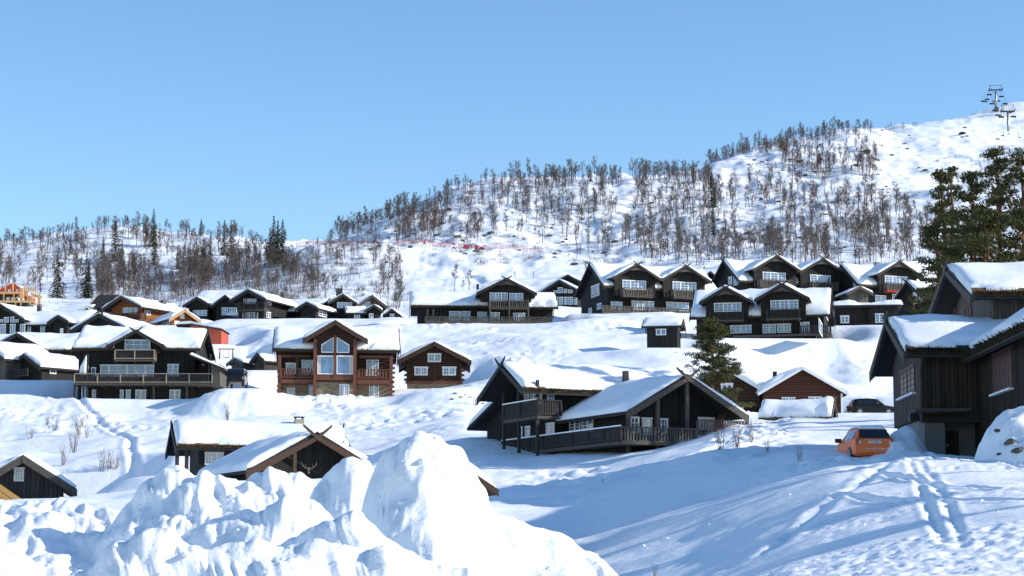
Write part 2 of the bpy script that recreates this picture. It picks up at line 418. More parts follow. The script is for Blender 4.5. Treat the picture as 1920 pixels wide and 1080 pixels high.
A_DENSE = np.arange(-0.295, 0.2951, 4.3 / FPX)
A_ALL = np.concatenate([np.linspace(-1.0, -0.30, 40), A_DENSE, np.linspace(0.30, 1.0, 40)])
D_ALL = np.concatenate([np.geomspace(2, 20, 26)[:-1], np.arange(20, 62, .16), np.arange(62, 112, .24), np.arange(112, 345, 0.52), np.arange(345, 700, 1.6), np.geomspace(700, 1100, 60), np.geomspace(1130, 6000, 24)])
nA, nD = len(A_ALL), len(D_ALL)
Tc = np.zeros((nA, len(CONT))); Ld = []
for k, (D, mode, pts) in enumerate(CONT):
    Ld.append(math.log(D))
    aa, tt = [], []
    for px, q in pts:
        if mode == 'z':
            aa.append((px - 960) / FPX); tt.append(q / D)
        else:
            a, z = pxy_to_aD(px, q, D); aa.append(a); tt.append(z / D)
    Tc[:, k] = np.interp(A_ALL, aa, tt)
# soften along the width
ker = np.exp(-0.5 * (np.arange(-9, 10) / 3.5) ** 2); ker /= ker.sum()
for k in range(len(CONT)):
    p = np.pad(Tc[:, k], 9, mode='edge'); Tc[:, k] = np.convolve(p, ker, 'valid')
T = np.zeros((nA, nD)); lD = np.log(D_ALL)
for i in range(nA): T[i] = np.interp(lD, Ld, Tc[i])
Z = T * D_ALL[None, :]
# soften along the depth in metres
Zs = np.zeros_like(Z)
for s_ in np.linspace(-3.0, 3.0, 9):
    t_ = np.clip(D_ALL + s_ * np.clip(D_ALL / 200, .35, 1.2), D_ALL[0], D_ALL[-1]); j_ = np.interp(t_, D_ALL, np.arange(nD)); j0_ = np.minimum(j_.astype(int), nD - 2); f_ = j_ - j0_
    Zs += (Z[:, j0_] * (1 - f_) + Z[:, j0_ + 1] * f_) / 9.0
w_ = np.ones(nD); w_[:6] = 0; w_[-30:] = 0
Z = Z * (1 - w_) + Zs * w_
XX = A_ALL[:, None] * D_ALL[None, :]; YY = np.broadcast_to(D_ALL[None, :], XX.shape)
PXX = 960 + A_ALL[:, None] * FPX * (CP) + 0 * YY    # rough pixel column

def sst(x, a, b):
    t = np.clip((x - a) / (b - a), 0, 1); return t * t * (3 - 2 * t)

# relief
hill = sst(YY, 330, 420)
Z = Z + fbm(XX / 26, YY / 26, 4, 1) * 3.6 * hill * (1 - .6 * sst(YY, 400, 440) * (1 - sst(YY, 440, 470)))
Z = Z + ridged(XX / 9, YY / 12, 3, 3) * 1.2 * hill * (1 - .5 * sst(PXX, 1600, 1700)) * sst(PXX, 480, 620)
Z = Z + fbm(XX / 4, YY / 5, 3, 13) * .45 * hill * (1 - .6 * sst(PXX, 1600, 1700))
Z = Z + fbm(XX / 15, YY / 15, 3, 2) * 1.0 * (1 - hill) * sst(YY, 60, 110)
Z = Z + fbm(XX / 4.5, YY / 4.5, 3, 9) * .30 * sst(YY, 40, 70) * (1 - .4 * hill)

# ground levels kept free for the houses: px0, px1, base row, depth near, depth far
PADS = [(140, 410, 750, 199, 212), (515, 745, 749, 203, 216), (757, 870, 728, 211, 222), (15, 128, 712, 212, 222),
        (-60, 145, 693, 226, 238), (140, 285, 650, 243, 254), (-60, 148, 630, 260, 272), (195, 305, 605, 287, 298),
        (285, 372, 610, 280, 290), (325, 418, 645, 250, 258), (-40, 78, 576, 318, 330), (128, 182, 600, 313, 320),
        (345, 440, 598, 295, 305), (430, 575, 598, 284, 296), (570, 725, 600, 286, 298), (718, 765, 600, 299, 306),
        (770, 1050, 608, 261, 272), (1005, 1100, 584, 299, 310), (1080, 1345, 588, 273, 284), (1300, 1570, 634, 238, 249),
        (1337, 1590, 572, 288, 300), (1585, 1730, 570, 288, 300), (1690, 1760, 606, 262, 270), (1562, 1690, 610, 252, 260),
        (1208, 1282, 652, 225, 229), (1335, 1430, 774, 199, 209), (1422, 1590, 774, 198, 208), (1428, 1560, 796, 178, 184),
        (-60, 140, 945, 139, 149), (318, 400, 890, 136, 146), (430, 475, 727, 189, 194), (1588, 1680, 778, 197, 202),
        (408, 441, 678, 238, 243), (430, 475, 695, 224, 229), (482, 525, 694, 222, 228)]
padw = np.zeros(XX.shape)
for (p0, p1, yb, d0, d1) in PADS:
    a0, z0 = pxy_to_aD(p0, yb, d0); a1, _ = pxy_to_aD(p1, yb, d0)
    x0, x1 = a0 * d0, a1 * d0
    ddx = np.maximum(np.maximum(x0 - XX, XX - x1), 0); ddy = np.maximum(np.maximum(d0 - .5 - YY, YY - d1), 0)
    dist = np.hypot(ddx, ddy)
    w = 1 - sst(dist, .2, 5.5)
    padw = np.maximum(padw, 1 - sst(dist, .8, 2.6))
    Z = Z * (1 - w) + (z0 - .12) * w
# house B and the near house stand on sloping ground: keep the noise, cut the terrain below their line
# rough ploughed banks and trodden snow
def band(px0, px1, d0, d1, soft=4.0):
    return sst(PXX, px0 - 15, px0 + 15) * (1 - sst(PXX, px1 - 15, px1 + 15)) * sst(YY, d0 - soft, d0) * (1 - sst(YY, d1, d1 + soft))
rough = np.clip(band(-200, 880, 178, 197) + band(1020, 1330, 245, 268) + band(400, 1060, 240, 257) + band(880, 1060, 186, 250) * .9
        + band(1100, 1300, 196, 206) + band(1340, 1440, 196, 225) + band(-200, 320, 128, 140) + band(1330, 1480, 96, 128) + band(1500, 1660, 212, 236) * .4
        + band(600, 900, 150, 180) * .8 + band(560, 1000, 330, 400, 15) * .8 + band(1480, 1720, 76, 83, 3) * .7 + band(1300, 2000, 24, 72, 8) * .12 + band(1560, 1900, 66, 84, 3) * .5 + band(930, 1130, 103, 116, 3) * .9, 0, 1.3)
rough = rough * (1 - padw) * np.clip(.55 + 1.6 * fbm(XX / 7, YY / 7, 2, 21), 0, 1)
f1, id1 = worley(XX / 1.1, YY / 1.3, 3)
f2, id2 = worley(XX / .5, YY / .6, 9)
clod = (1 - np.clip(f1 * 1.3, 0, 1)) * (id1 * .8 + .1) * .75 + (1 - np.clip(f2 * 1.3, 0, 1)) * (id2) * .30
rough = rough * (.35 + .65 * sst(fbm(XX / 3.1, YY / 4.0, 3, 23), -.2, .2))
Z = Z + (clod - .3) * rough * .75
# wind ripples and sastrugi in the open foreground
fg = (1 - sst(YY, 80, 100)) * sst(YY, 12, 20)
Z = Z + fbm((XX + YY * .5) / 3.2, (YY - XX * .25) / 1.1, 4, 31) * .045 * fg + fbm(XX / 7, YY / 7, 3, 33) * .12 * fg * (1 - sst(YY, 60, 80))
# ski and sledge tracks down the right foreground, a trodden path on the left slope
tr_m = fg * sst(PXX + 6 * YY * 0, 1180, 1500) * sst(fbm(XX / 5, YY / 6, 3, 37), -.08, .18)
p1_, k1_ = worley(XX / .36, YY / .45, 14); p2_, k2_ = worley(XX / .2, YY / .26, 15)
Z = Z - (1 - np.clip(p1_ * 1.6, 0, 1)) * (k1_ > .3) * .06 * tr_m + (1 - np.clip(p2_ * 1.5, 0, 1)) * (k2_ > .5) * .035 * tr_m
def track(pts, width, depth, berm=.4):
    """a groove along ground points given as (px, D)"""
    global Z
    P = np.array([(pxy_to_aD(px, 900, D)[0] * D, D) for px, D in pts])
    best = np.full(XX.shape, 99.0)
    lo = P.min(0) - 3; hi = P.max(0) + 3
    jd = np.where((D_ALL > lo[1]) & (D_ALL < hi[1]))[0]
    if len(jd) == 0: return
    sl = (slice(None), slice(jd[0], jd[-1] + 1))
    X_, Y_ = XX[sl], YY[sl]; bs = np.full(X_.shape, 99.0)
    for (ax, ay), (bx, by) in zip(P[:-1], P[1:]):
        dx, dy = bx - ax, by - ay; L2 = dx * dx + dy * dy
        t = np.clip(((X_ - ax) * dx + (Y_ - ay) * dy) / L2, 0, 1)
        bs = np.minimum(bs, np.hypot(X_ - ax - t * dx, Y_ - ay - t * dy))
    g = np.exp(-(bs / width) ** 2); r = np.exp(-((bs - 1.9 * width) / (.8 * width)) ** 2)
    nz = .8 + .7 * np.abs(fbm(X_ / .9, Y_ / 1.2, 2, 44))
    Z[sl] += -depth * g * nz + depth * berm * r * nz
track([(1688, 79), (1700, 72), (1712, 66), (1722, 60), (1728, 54), (1745, 47), (1770, 38)], .12, .055)
track([(1700, 79), (1716, 72), (1732, 65), (1752, 58), (1775, 50), (1790, 42), (1800, 36)], .12, .055)
track([(1640, 66), (1700, 60), (1780, 56), (1900, 52), (2050, 50)], .14, .14)
track([(1560, 60), (1680, 54), (1790, 50), (1930, 47)], .14, .13)
track([(1712, 82), (1760, 76), (1830, 70), (1930, 64), (2050, 58)], .13, .13)
track([(1730, 84), (1800, 78), (1900, 73), (2000, 69)], .13, .13)
track([(1680, 80), (1660, 70), (1610, 62), (1520, 56), (1440, 50)], .25, .08)
track([(1450, 113), (1350, 108), (1200, 103), (1050, 98), (950, 96)], .35, .22)
track([(1480, 109), (1350, 104), (1200, 99), (1080, 94)], .35, .18)
track([(140, 197), (165, 190), (185, 183), (215, 176), (245, 170)], .28, .25, .3)
track([(245, 170), (240, 163), (245, 157), (252, 151), (245, 145)], .3, .18, .5)
track([(700, 400), (860, 380), (900, 350), (980, 335)], .8, .35)
# drifts piled up beside the near house and behind the orange car
def drift(pts, D, near, far, n=.25):
    global Z
    aa = [(px - 960) / FPX / CP for px, _ in pts]; zz = [pxy_to_aD(px, py, D)[1] for px, py in pts]
    aw = A_ALL[:, None] + fbm(XX / 1.2, YY / 1.2, 2, 7) * .0015
    c = np.interp(aw, aa, zz); dd = YY - D
    z = c - np.where(dd < 0, near * np.abs(dd) ** 1.3, far * np.abs(dd) ** 1.3) + fbm(XX / 1.1, YY / 1.1, 3, 8) * n
    Z = np.maximum(Z, z)
drift([(1500, 1300), (1800, 1100), (1812, 900), (1818, 868), (1826, 838), (1842, 803), (1860, 782), (1885, 765), (1920, 752), (2000, 740), (2100, 760), (2300, 1300)], 71, .30, 1.0, .5)
drift([(1500, 1300), (1655, 1000), (1640, 850), (1655, 822), (1668, 806), (1682, 800), (1697, 798), (1710, 803), (1722, 818), (1733, 840), (1742, 862), (1752, 900), (2300, 1300)], 87.4, .38, 1.2, .55)
Z = Z - .25 * np.exp(-((XX - 14.9) / 1.5) ** 2 - ((YY - 83.9) / 2.2) ** 2)
ZT = Z.astype(float)

def _fa(a): return np.interp(a, A_ALL, np.arange(nA))
def ground_xy(x, y):
    a = x / y
    i = float(_fa(a)); j = float(np.interp(y, D_ALL, np.arange(nD)))
    i0 = min(int(i), nA - 2); j0 = min(int(j), nD - 2); fi, fj = i - i0, j - j0
    return (ZT[i0, j0] * (1-fi) * (1-fj) + ZT[i0+1, j0] * fi * (1-fj) + ZT[i0, j0+1] * (1-fi) * fj + ZT[i0+1, j0+1] * fi * fj)
def ground_px(px, D):
    a = (px - 960) / FPX / CP
    return ground_xy(a * D, D)
def hit(px, py, dmin=60.0, dmax=1100.0):
    """first visible ground point seen at a picture position"""
    r = ray(px, py); a = r.x / r.y; t = r.z / r.y
    i = float(_fa(a)); i0 = min(int(i), nA - 2); f = i - i0
    prof = ZT[i0] * (1 - f) + ZT[i0 + 1] * f
    ok = (D_ALL >= dmin) & (D_ALL <= dmax) & (prof >= t * D_ALL)
    if not ok.any(): return None
    j = int(np.argmax(ok)); D = D_ALL[j]
    return Vector((a * D, D, prof[j]))

tm = grid_mesh('snow_ground', np.stack([XX, YY, Z], -1))
tm.materials.append(M['snow'])
# grid is indexed (a, D): make the faces look up
tm.flip_normals() if tm.polygons[len(tm.polygons)//2].normal.z < 0 else None
ground = bpy.data.objects.new('snow_ground', tm); col.objects.link(ground)
tag(ground, 'snow covered hillside ground with banks and tracks', None, None, 'structure')

# ------------------------------------------------------------------ ploughed foreground heap
ha = np.arange(-260, 1480, 2.6); hD = np.concatenate([np.arange(13, 30, .12), np.arange(30, 56, .15)])
HA = (ha - 960) / FPX; HX = HA[:, None] * hD[None, :]; HY = np.broadcast_to(hD[None, :], HX.shape)
def crest(pts, D):
    zz = []
    for px, py in pts:
        a, z = pxy_to_aD(px, py, D); zz.append(z)
    return np.interp(HA, [(px - 960) / FPX for px, _ in pts], zz)
def blur(c, sg):
    if sg < .5: return c
    n = int(sg * 3); k = np.exp(-.5 * (np.arange(-n, n + 1) / sg) ** 2); k /= k.sum()
    return np.convolve(np.pad(c, n, mode='edge'), k, 'valid')
warp = fbm(HX / 2.3, HY / 2.3, 3, 50) * 1.1
base = np.array([[ground_xy(HX[i, j], HY[i, j]) for j in range(0, len(hD), 8)] for i in range(0, len(ha), 8)])
from_i = np.interp(np.arange(len(ha)), np.arange(0, len(ha), 8), np.arange(base.shape[0]))
from_j = np.interp(np.arange(len(hD)), np.arange(0, len(hD), 8), np.arange(base.shape[1]))
bi = np.clip(from_i.astype(int), 0, base.shape[0]-2); bj = np.clip(from_j.astype(int), 0, base.shape[1]-2)
fi = (from_i - bi)[:, None]; fj = (from_j - bj)[None, :]
BZ = base[bi][:, bj]*(1-fi)*(1-fj) + base[bi+1][:, bj]*fi*(1-fj) + base[bi][:, bj+1]*(1-fi)*fj + base[bi+1][:, bj+1]*fi*fj
HZ = BZ - .6
def ridge(pts, D, near, far, nr=1.0, pw=1.25):
    """pts: skyline in the picture; slopes down towards the camera at 'near' and away at 'far' (m per m)"""
    global HZ
    c = crest(pts, D)
    dd = HY + warp * nr * .5 - D
    lv = [0, .5, 1.2, 2.4, 4.5, 9]; sgs = [2.0, 5, 11, 20, 32, 50]
    CB = np.stack([blur(c, q) for q in sgs], 0)
    ad = np.abs(dd); cc = np.zeros(dd.shape); ii = np.arange(len(c))[:, None] + 0 * HY.astype(int)
    li = np.interp(ad, lv, np.arange(6)); l0 = np.minimum(li.astype(int), 4); lf = li - l0
    cc = CB[l0, ii] * (1 - lf) + CB[l0 + 1, ii] * lf
    z = cc - np.where(dd < 0, near * ad ** pw, far * ad ** 1.3)
    kk = .16; dm = HZ - z; HZ = np.maximum(HZ, z) + kk * np.log1p(np.exp(-np.abs(dm) / kk)) * (np.abs(dm) < 3)
BIG = [(-300, 1400), (560, 1400), (640, 1150), (664, 1020), (678, 960), (683, 925), (686, 880), (692, 850), (703, 824), (718, 812), (740, 804), (762, 795), (778, 797), (792, 812),
       (802, 803), (816, 806), (838, 826), (856, 838), (873, 856), (890, 880), (905, 902), (925, 930), (950, 950), (985, 972), (1020, 995), (1060, 1012), (1100, 1040), (1150, 1064), (1190, 1085), (1300, 1160), (1400, 1260)]
ridge(BIG, 30, .78, 1.7, .5, 1.12)
ridge([(-300, 1400), (520, 1400), (570, 960), (600, 905), (612, 893), (630, 862), (648, 845), (662, 838), (676, 846), (690, 842), (705, 850), (730, 900), (800, 1000), (1400, 1400)], 41, .8, 1.1, .6)
ridge([(-300, 1100), (120, 1010), (170, 980), (200, 965), (225, 945), (245, 925), (268, 908), (290, 893), (312, 880), (330, 877), (352, 872), (375, 876), (392, 888), (415, 884), (440, 892), (470, 897), (500, 893), (530, 882), (562, 876), (585, 882), (600, 905), (618, 945), (640, 1000), (700, 1100), (1400, 1400)], 43, .5, 1.2, .8)
ridge([(-300, 1300), (250, 1060), (330, 1010), (400, 980), (450, 958), (500, 940), (540, 930), (580, 938), (600, 950), (640, 990), (700, 1080), (1400, 1400)], 34, .75, 1.4, .6)
ridge([(-300, 950), (-100, 945), (0, 948), (40, 941), (110, 943), (150, 952), (200, 964), (260, 972), (330, 982), (400, 1000), (450, 1020), (520, 1060), (640, 1120), (1400, 1400)], 46, .18, 1.0, .3)
ridge([(-300, 1100), (300, 1200), (560, 1000), (600, 968), (625, 952), (655, 938), (684, 940), (705, 958), (722, 978), (760, 1010), (830, 1060), (900, 1100), (1400, 1400)], 25.5, .8, 1.3, .45)
ridge([(-300, 980), (-100, 990), (0, 986), (40, 992), (75, 1012), (88, 1060), (120, 1200), (1400, 1400)], 25, .9, 1.5, .35)
ridge([(-300, 1300), (100, 1200), (140, 1045), (170, 1022), (220, 1006), (260, 1002), (300, 1010), (380, 1003), (430, 990), (480, 985), (520, 990), (600, 1005), (700, 1030), (800, 1060), (1000, 1100), (1200, 1180), (1400, 1300)], 22, .75, 1.0, .5)
HZ = HZ - 0
vis = sst(HZ - BZ, -.2, .6)
# clods and chunks
g1, j1 = worley(HX / .85 + fbm(HX, HY, 2, 61) * .5, HY / .85, 5)
g2, j2 = worley(HX / .33, HY / .33 + fbm(HX * 2, HY * 2, 2, 62) * .5, 8)
g3, j3 = worley(HX / .14, HY / .16, 12)
calm = sst(fbm(HX / 3, HY / 3, 2, 66), -.25, .2)
chunk = ((1 - np.clip(g1 * 1.25, 0, 1) ** 2) * (.1 + .45 * j1) * .62 + (1 - np.clip(g2 * 1.25, 0, 1) ** 2) * j2 * .17 * (.3 + calm) + (1 - np.clip(g3 * 1.3, 0, 1)) * j3 * .05 * calm)
gy = np.abs(np.gradient(HZ, axis=1) / np.gradient(hD)[None, :]); st0 = sst(gy, .55, 1.2)
chunk = chunk * (1 - .75 * st0)
HZ = HZ + vis * (chunk - .18 + fbm(HX / 1.6, HY / 1.6, 4, 70) * .35 * (1 - .5 * st0) + ridged(HX / .45, HY / .45, 3, 73) * .05 * (1 - st0) + fbm(HX / .22, HY / .22, 2, 74) * .045 * (1 - .6 * st0))
HZ = np.where(HZ < BZ - .4, BZ - .4 - .0, HZ)
# push the steep flanks about with noise that also follows the height, so that they break up into blocks
gy = np.abs(np.gradient(HZ, axis=1) / np.gradient(hD)[None, :]); gx = np.abs(np.gradient(HZ, axis=0) / np.maximum(np.gradient(HX, axis=0), 1e-4))
steep = sst(np.maximum(gy, gx * .7), .5, 1.3) * vis
push = (fbm(HX / 1.2 + HY * .25, HZ / .75 + HY * .3, 3, 88) * .50) * steep
SX = (fbm(HZ / .8 + 3, HY / .9, 3, 80) * .22 + fbm(HZ / .25, HY / .3, 2, 81) * .07)
HP = np.stack([HX + SX * vis, HY - push, HZ + .25 * push], -1)
for _ in range(3):
    Q = HP.copy(); Q[1:-1, 1:-1] = .4 * HP[1:-1, 1:-1] + .15 * (HP[2:, 1:-1] + HP[:-2, 1:-1] + HP[1:-1, 2:] + HP[1:-1, :-2])
    HP = Q
det = (fbm(HP[..., 0] / .35 + HP[..., 1] * .4, HP[..., 2] / .3 + HP[..., 1] * .6, 3, 97) * .07 + (1 - np.clip(worley(HP[..., 0] / .3 + HP[..., 1] * .5, HP[..., 1] / .35 + HP[..., 2], 41)[0] * 1.4, 0, 1)) * .05 * calm) * vis
HP[..., 1] -= det * 1.1; HP[..., 2] += det * 1.1
hm = grid_mesh('snow_heap', HP)
hm.materials.append(M['snow_bank'])
if hm.polygons[len(hm.polygons)//2].normal.z < 0: hm.flip_normals()
heap = bpy.data.objects.new('snow_heap', hm); col.objects.link(heap)
tag(heap, 'tall ploughed heap of lumpy snow in the foreground, steep block at its top', 'snow heap')
# ------------------------------------------------------------------ house builder
class House:
    """an Empty at the base of the house, local x along its front, y into depth"""
    def __init__(s, name, px, py, D, rot, label, cat='house', group=None):
        s.o = at(px, py, D); s.rot = math.radians(rot); s.D = D
        s.root = empty(name, s.o, s.rot, label, cat, group)
        s.R = Matrix.Rotation(-s.rot, 3, 'Z')
        s.lo = s.R @ (-s.o)
        s.wallmat = M['dark']; s.trim = M['trim_dark']; s.n = 0
    # local point where the camera ray meets the plane y=d (front) or x=c (side)
    def F(s, px, py, d=0.0):
        r = s.R @ ray(px, py); t = (d - s.lo.y) / r.y
        p = s.lo + r * t; return p.x, p.z
    def S(s, px, py, c=0.0):
        r = s.R @ ray(px, py); t = (c - s.lo.x) / r.x
        p = s.lo + r * t; return p.y, p.z
    def X(s, px, d=0.0, py=650): return s.F(px, py, d)[0]
    def Z(s, py, d=0.0, px=None):
        return s.F(px if px is not None else 960 + (s.o.x / s.o.y) * FPX, py, d)[1]
    def part(s, name, mb, mat, parent=None, **k):
        return obj(name, mb, mat, parent or s.root, **k)
    def box(s, name, x0, x1, y0, y1, z0, z1, mat, parent=None):
        return s.part(name, MB().box(x0, x1, y0, y1, z0, z1), mat, parent)

    def block(s, x0, x1, y0, y1, zb, ze, axis='x', pitch=27, ov=.75, ovg=.9, snow=.5, wall=None, horns=(1, 1), turf=True,
              roofname='roof', barge=(1, 1), bw=.22, skew=0.0, trim=None, wallname='wall', snowmat=None, turfside=(1, 1), horn_len=.85, nowall=False, layers=1, turf_h=None):
        turf_h = turf_h or (.34 if s.D < 160 else .26)
        wall = wall or s.wallmat; trim = trim or s.trim
        if axis == 'x':
            a0, a1, t0, t1 = y0, y1, x0, x1       # a: across, t: along the ridge
        else:
            a0, a1, t0, t1 = x0, x1, y0, y1
        am = (a0 + a1) / 2 + skew; tg = math.tan(math.radians(pitch))
        zr = ze + (am - a0) * tg; tg1 = (zr - ze) / (a1 - am)
        pr = (lambda mb, pts, q0, q1: mb.poly_prism(pts, q0, q1, 'x' if axis == 'x' else 'y'))
        if not nowall:
            w = MB(); pr(w, [(a0, zb), (a1, zb), (a1, ze), (am, zr), (a0, ze)], t0, t1)
            s.part(wallname, w, wall)
        th = .2
        # roof slab
        r = MB()
        e0 = (a0 - ov, ze - ov * tg); e1 = (a1 + ov, ze - ov * tg1); rd = (am, zr)
        pts = [e0, rd, e1, (e1[0], e1[1] + th), (rd[0], rd[1] + th), (e0[0], e0[1] + th)]
        def P(a, t, z): return (t, a, z) if axis == 'x' else (a, t, z)
        vs = []
        for t in (t0 - ovg, t1 + ovg):
            vs += [P(a, t, z + .012) for a, z in pts]
        r.add(vs, [(0,1,4,5),(1,2,3,4),(11,10,7,6),(10,9,8,7),(0,6,7,1),(1,7,8,2),(3,9,10,4),(4,10,11,5),(5,11,6,0),(2,8,9,3)])
        roof = s.part(roofname, r, M['soffit'])
        # bargeboards
        for gi, t, sg in ((0, t0 - ovg, -1), (1, t1 + ovg, 1)):
            if not barge[gi]: continue
            for (ea, ez, tgk, sd_) in ((e0[0], e0[1], tg, 1), (e1[0], e1[1], -tg1, -1)):
                for ly in range(layers):
                    b = MB(); off = sg * (.03 + .05 + .07 * (ly + (0.5 if sd_ < 0 else 0)))
                    ta = t + off - sg * ly * .16; bt = .035
                    h0 = -bw + .06 + ly * .09; h1 = th + .05 - ly * .02
                    dx = am - ea; ex = sd_ * .04
                    poly = [(ea - sd_ * .06, ez - sd_ * .06 * tgk + h0), (am + ex, ez + (dx + ex) * tgk + h0), (am + ex, ez + (dx + ex) * tgk + h1), (ea - sd_ * .06, ez - sd_ * .06 * tgk + h1)]
                    if horns[gi] and ly == 0:
                        hx = sd_ * horn_len * .8
                        poly = [poly[0], (am + ex, poly[1][1]), (am + hx, ez + (dx + hx) * tgk + .0), (am + hx, ez + (dx + hx) * tgk + .14), (am + ex, poly[1][1] + .26), poly[3]]
                    pr(b, poly, ta - bt, ta + bt)
                    s.part('bargeboard', b, trim, roof)
        # snow blanket
        if snow > 0:
            half0 = am - a0 + ov; half1 = a1 + ov - am
            L = (t1 - t0) + 2 * ovg
            wa = half0 + half1
            du = np.array([0, .02, .08, .2, .38, .6]) * min(1.0, wa / 3)
            mid = np.arange(.9, wa - .85, .55)
            ua = np.concatenate([du, mid, wa - du[::-1]]) if wa > 2 else np.linspace(0, wa, 12)
            dv = np.array([0, .02, .07, .16, .3, .5]) * min(1.0, L / 3)
            va = np.concatenate([dv, np.arange(.8, L - .75, .6), L - dv[::-1]]) if L > 2 else np.linspace(0, L, 12)
            U, V = np.meshgrid(ua, va, indexing='ij')
            A = e0[0] + U; sgn = A - am
            d_ = np.where(sgn < 0, -sgn * tg, sgn * tg1)
            rr = .55
            soft = np.sqrt(d_ * d_ + (rr * tg) ** 2)
            zroof = zr + th - d_
            sx = s.o.x + s.n * 3.1 + U; sy = s.o.y + V; s.n += 1
            nz = fbm(sx / 2.2, sy / 2.2, 3, 91); nz2 = fbm(sx / .6, sy / .6, 2, 92)
            def edge(e, r_): q = np.clip(e / r_, 0, 1); return np.sqrt(np.clip(1 - (1 - q) ** 2, 0, 1))
            eu = np.minimum(U, wa - U); ev = np.minimum(V, L - V)
            nz3 = fbm(sx / .9 + 7, sy / .9, 3, 95)
            pe = edge(np.clip(eu - np.clip(nz3 * .9, 0, .45) * (1 if turf else .3), 0, 9), .55) * edge(np.clip(ev - np.clip(nz3 * .3, 0, .12), 0, 9), .38)
            tk = snow * np.clip(1 + .55 * nz + .12 * nz2, .3, 2) * pe
            zt = zroof + (d_ - soft) * pe * .9 + tk + .03
            bulge = np.sin(np.pi * np.clip(eu / .38, 0, 1)) * .10 * np.where(U < wa / 2, -1, 1) * (1 + 2 * nz2)
            bulgev = np.sin(np.pi * np.clip(ev / .3, 0, 1)) * .05 * np.where(V < L / 2, -1, 1) * (1 + 2 * nz2)
            A2 = A + bulge + (np.where(U < wa / 2, 1, -1) * .16 * np.clip(1 - eu / .8, 0, 1) if turf else 0); zt = zt + (turf_h * .6 * pe * np.clip(1 - eu / 1.2, 0, 1) * (1 if turf else 0)); T2 = t0 - ovg + V + bulgev
            if axis == 'x': Pm = np.stack([T2, A2, zt], -1)
            else: Pm = np.stack([A2, T2, zt], -1)
            me = grid_mesh('snow_cover', Pm)
            if me.polygons[len(me.polygons)//2].normal.z < 0: me.flip_normals()
            s.part('snow_cover', me, snowmat or M['snow_roof'], roof)
        # turf along the eaves
        if turf:
            tb = MB(); near = s.D < 160
            rg = random.Random(int(s.o.x * 10 + s.n))
            for si, (ea, ez, sg) in enumerate(((e0[0], e0[1], -1), (e1[0], e1[1], 1))):
                if not turfside[si]: continue
                step = .014 if near else .07
                tk_ = turf_h
                k = t0 - ovg + .05
                tb.add([P(ea - sg * .35, t0 - ovg + .03, ez + th + .02), P(ea + sg * .03, t0 - ovg + .03, ez + th), P(ea + sg * .05, t0 - ovg + .03, ez + th + tk_ * .35), P(ea - sg * .3, t0 - ovg + .03, ez + th + tk_),
                        P(ea - sg * .35, t1 + ovg - .03, ez + th + .02), P(ea + sg * .03, t1 + ovg - .03, ez + th), P(ea + sg * .05, t1 + ovg - .03, ez + th + tk_ * .35), P(ea - sg * .3, t1 + ovg - .03, ez + th + tk_ * .62)],
                       [(0,1,2,3),(4,7,6,5),(1,5,6,2),(2,6,7,3),(0,4,5,1)])
                while k < t1 + ovg:
                    dens = 1 if near else (vnoise(k / 1.3 + s.o.x, s.n) > -.3)
                    if dens:
                        h = rg.uniform(.10, .30) * tk_ * 3.4;  wd = (.05 if near else .12) * rg.uniform(.5, 1.6); dz = rg.uniform(-1.1, 1.0)
                        o_ = rg.uniform(-.25, .08); q = rg.uniform(-.12, .12)
                        p0 = P(ea + sg * o_, k - wd / 2, ez + th + tk_ * .2); p1 = P(ea + sg * o_, k + wd / 2, ez + th + tk_ * .5)
                        p2 = P(ea + sg * (o_ + h * .8), k + q, ez + th + tk_ * .4 + h * dz * .7)
                        tb.add([p0, p1, p2], [(0, 1, 2)])
                    k += step * rg.uniform(.4, 1.2)
            obj('turf_edge', tb, M['turf'] if not near else M['turf_dark'] if turf == 'dark' else M['turf'], roof, kind='stuff', fix=False)
        return dict(zr=zr, am=am, tg=tg, roof=roof, e0=e0, e1=e1)

    def windowf(s, x0, x1, z0, z1, plane, side='front', nx=2, nz=3, frame=None, glass=None, fw=.09, name='window', sill=False, sg=-1):
        """side 'front': plane y; side 'side': plane x (x0,x1 are then y). sg: outward sign"""
        frame = frame or M['white']; glass = glass or M['glass']
        if x0 > x1: x0, x1 = x1, x0
        if z0 > z1: z0, z1 = z1, z0
        def B(mb, a0, a1, d0, d1, zz0, zz1):
            q0, q1 = plane + sg * d0, plane + sg * d1
            if side == 'front': mb.box(a0, a1, q0, q1, zz0, zz1)
            else: mb.box(q0, q1, a0, a1, zz0, zz1)
        f = MB(); w = x1 - x0; h = z1 - z0
        fw = min(fw, w * .16, h * .16)
        B(f, x0 - fw*.35, x1 + fw*.35, .0, .075, z1 - fw, z1 + fw*.3); B(f, x0, x1, .0, .07, z0, z0 + fw)
        B(f, x0, x0 + fw, .0, .07, z0 + fw, z1 - fw); B(f, x1 - fw, x1, .0, .07, z0 + fw, z1 - fw)
        mw = min(.055, fw * .6)
        iw = (w - 2 * fw)
        nsash = 2 if nx >= 4 or (nx == 2 and w > .9) else 1
        if nx >= 6: nsash = 3
        for i in range(1, nx):
            xx = x0 + fw + iw * i / nx
            big = (nx % nsash == 0 and i % (nx // nsash) == 0) if nsash > 1 else False
            m_ = mw * (1.5 if big else .5)
            B(f, xx - m_, xx + m_, .0, .062 if big else .05, z0 + fw, z1 - fw)
        for i in range(1, nz):
            zz = z0 + fw + (h - 2 * fw) * i / nz
            B(f, x0 + fw, x1 - fw, .002, .048, zz - mw * .4, zz + mw * .4)
        wo_ = s.part(name, f, frame)
        for k in range(nsash):
            g = MB(); B(g, x0 + fw * .5 + (w - fw) * k / nsash, x0 + fw * .5 + (w - fw) * (k + 1) / nsash, .004, .034, z0 + fw*.5, z1 - fw*.5)
            obj('pane', g, glass, wo_)
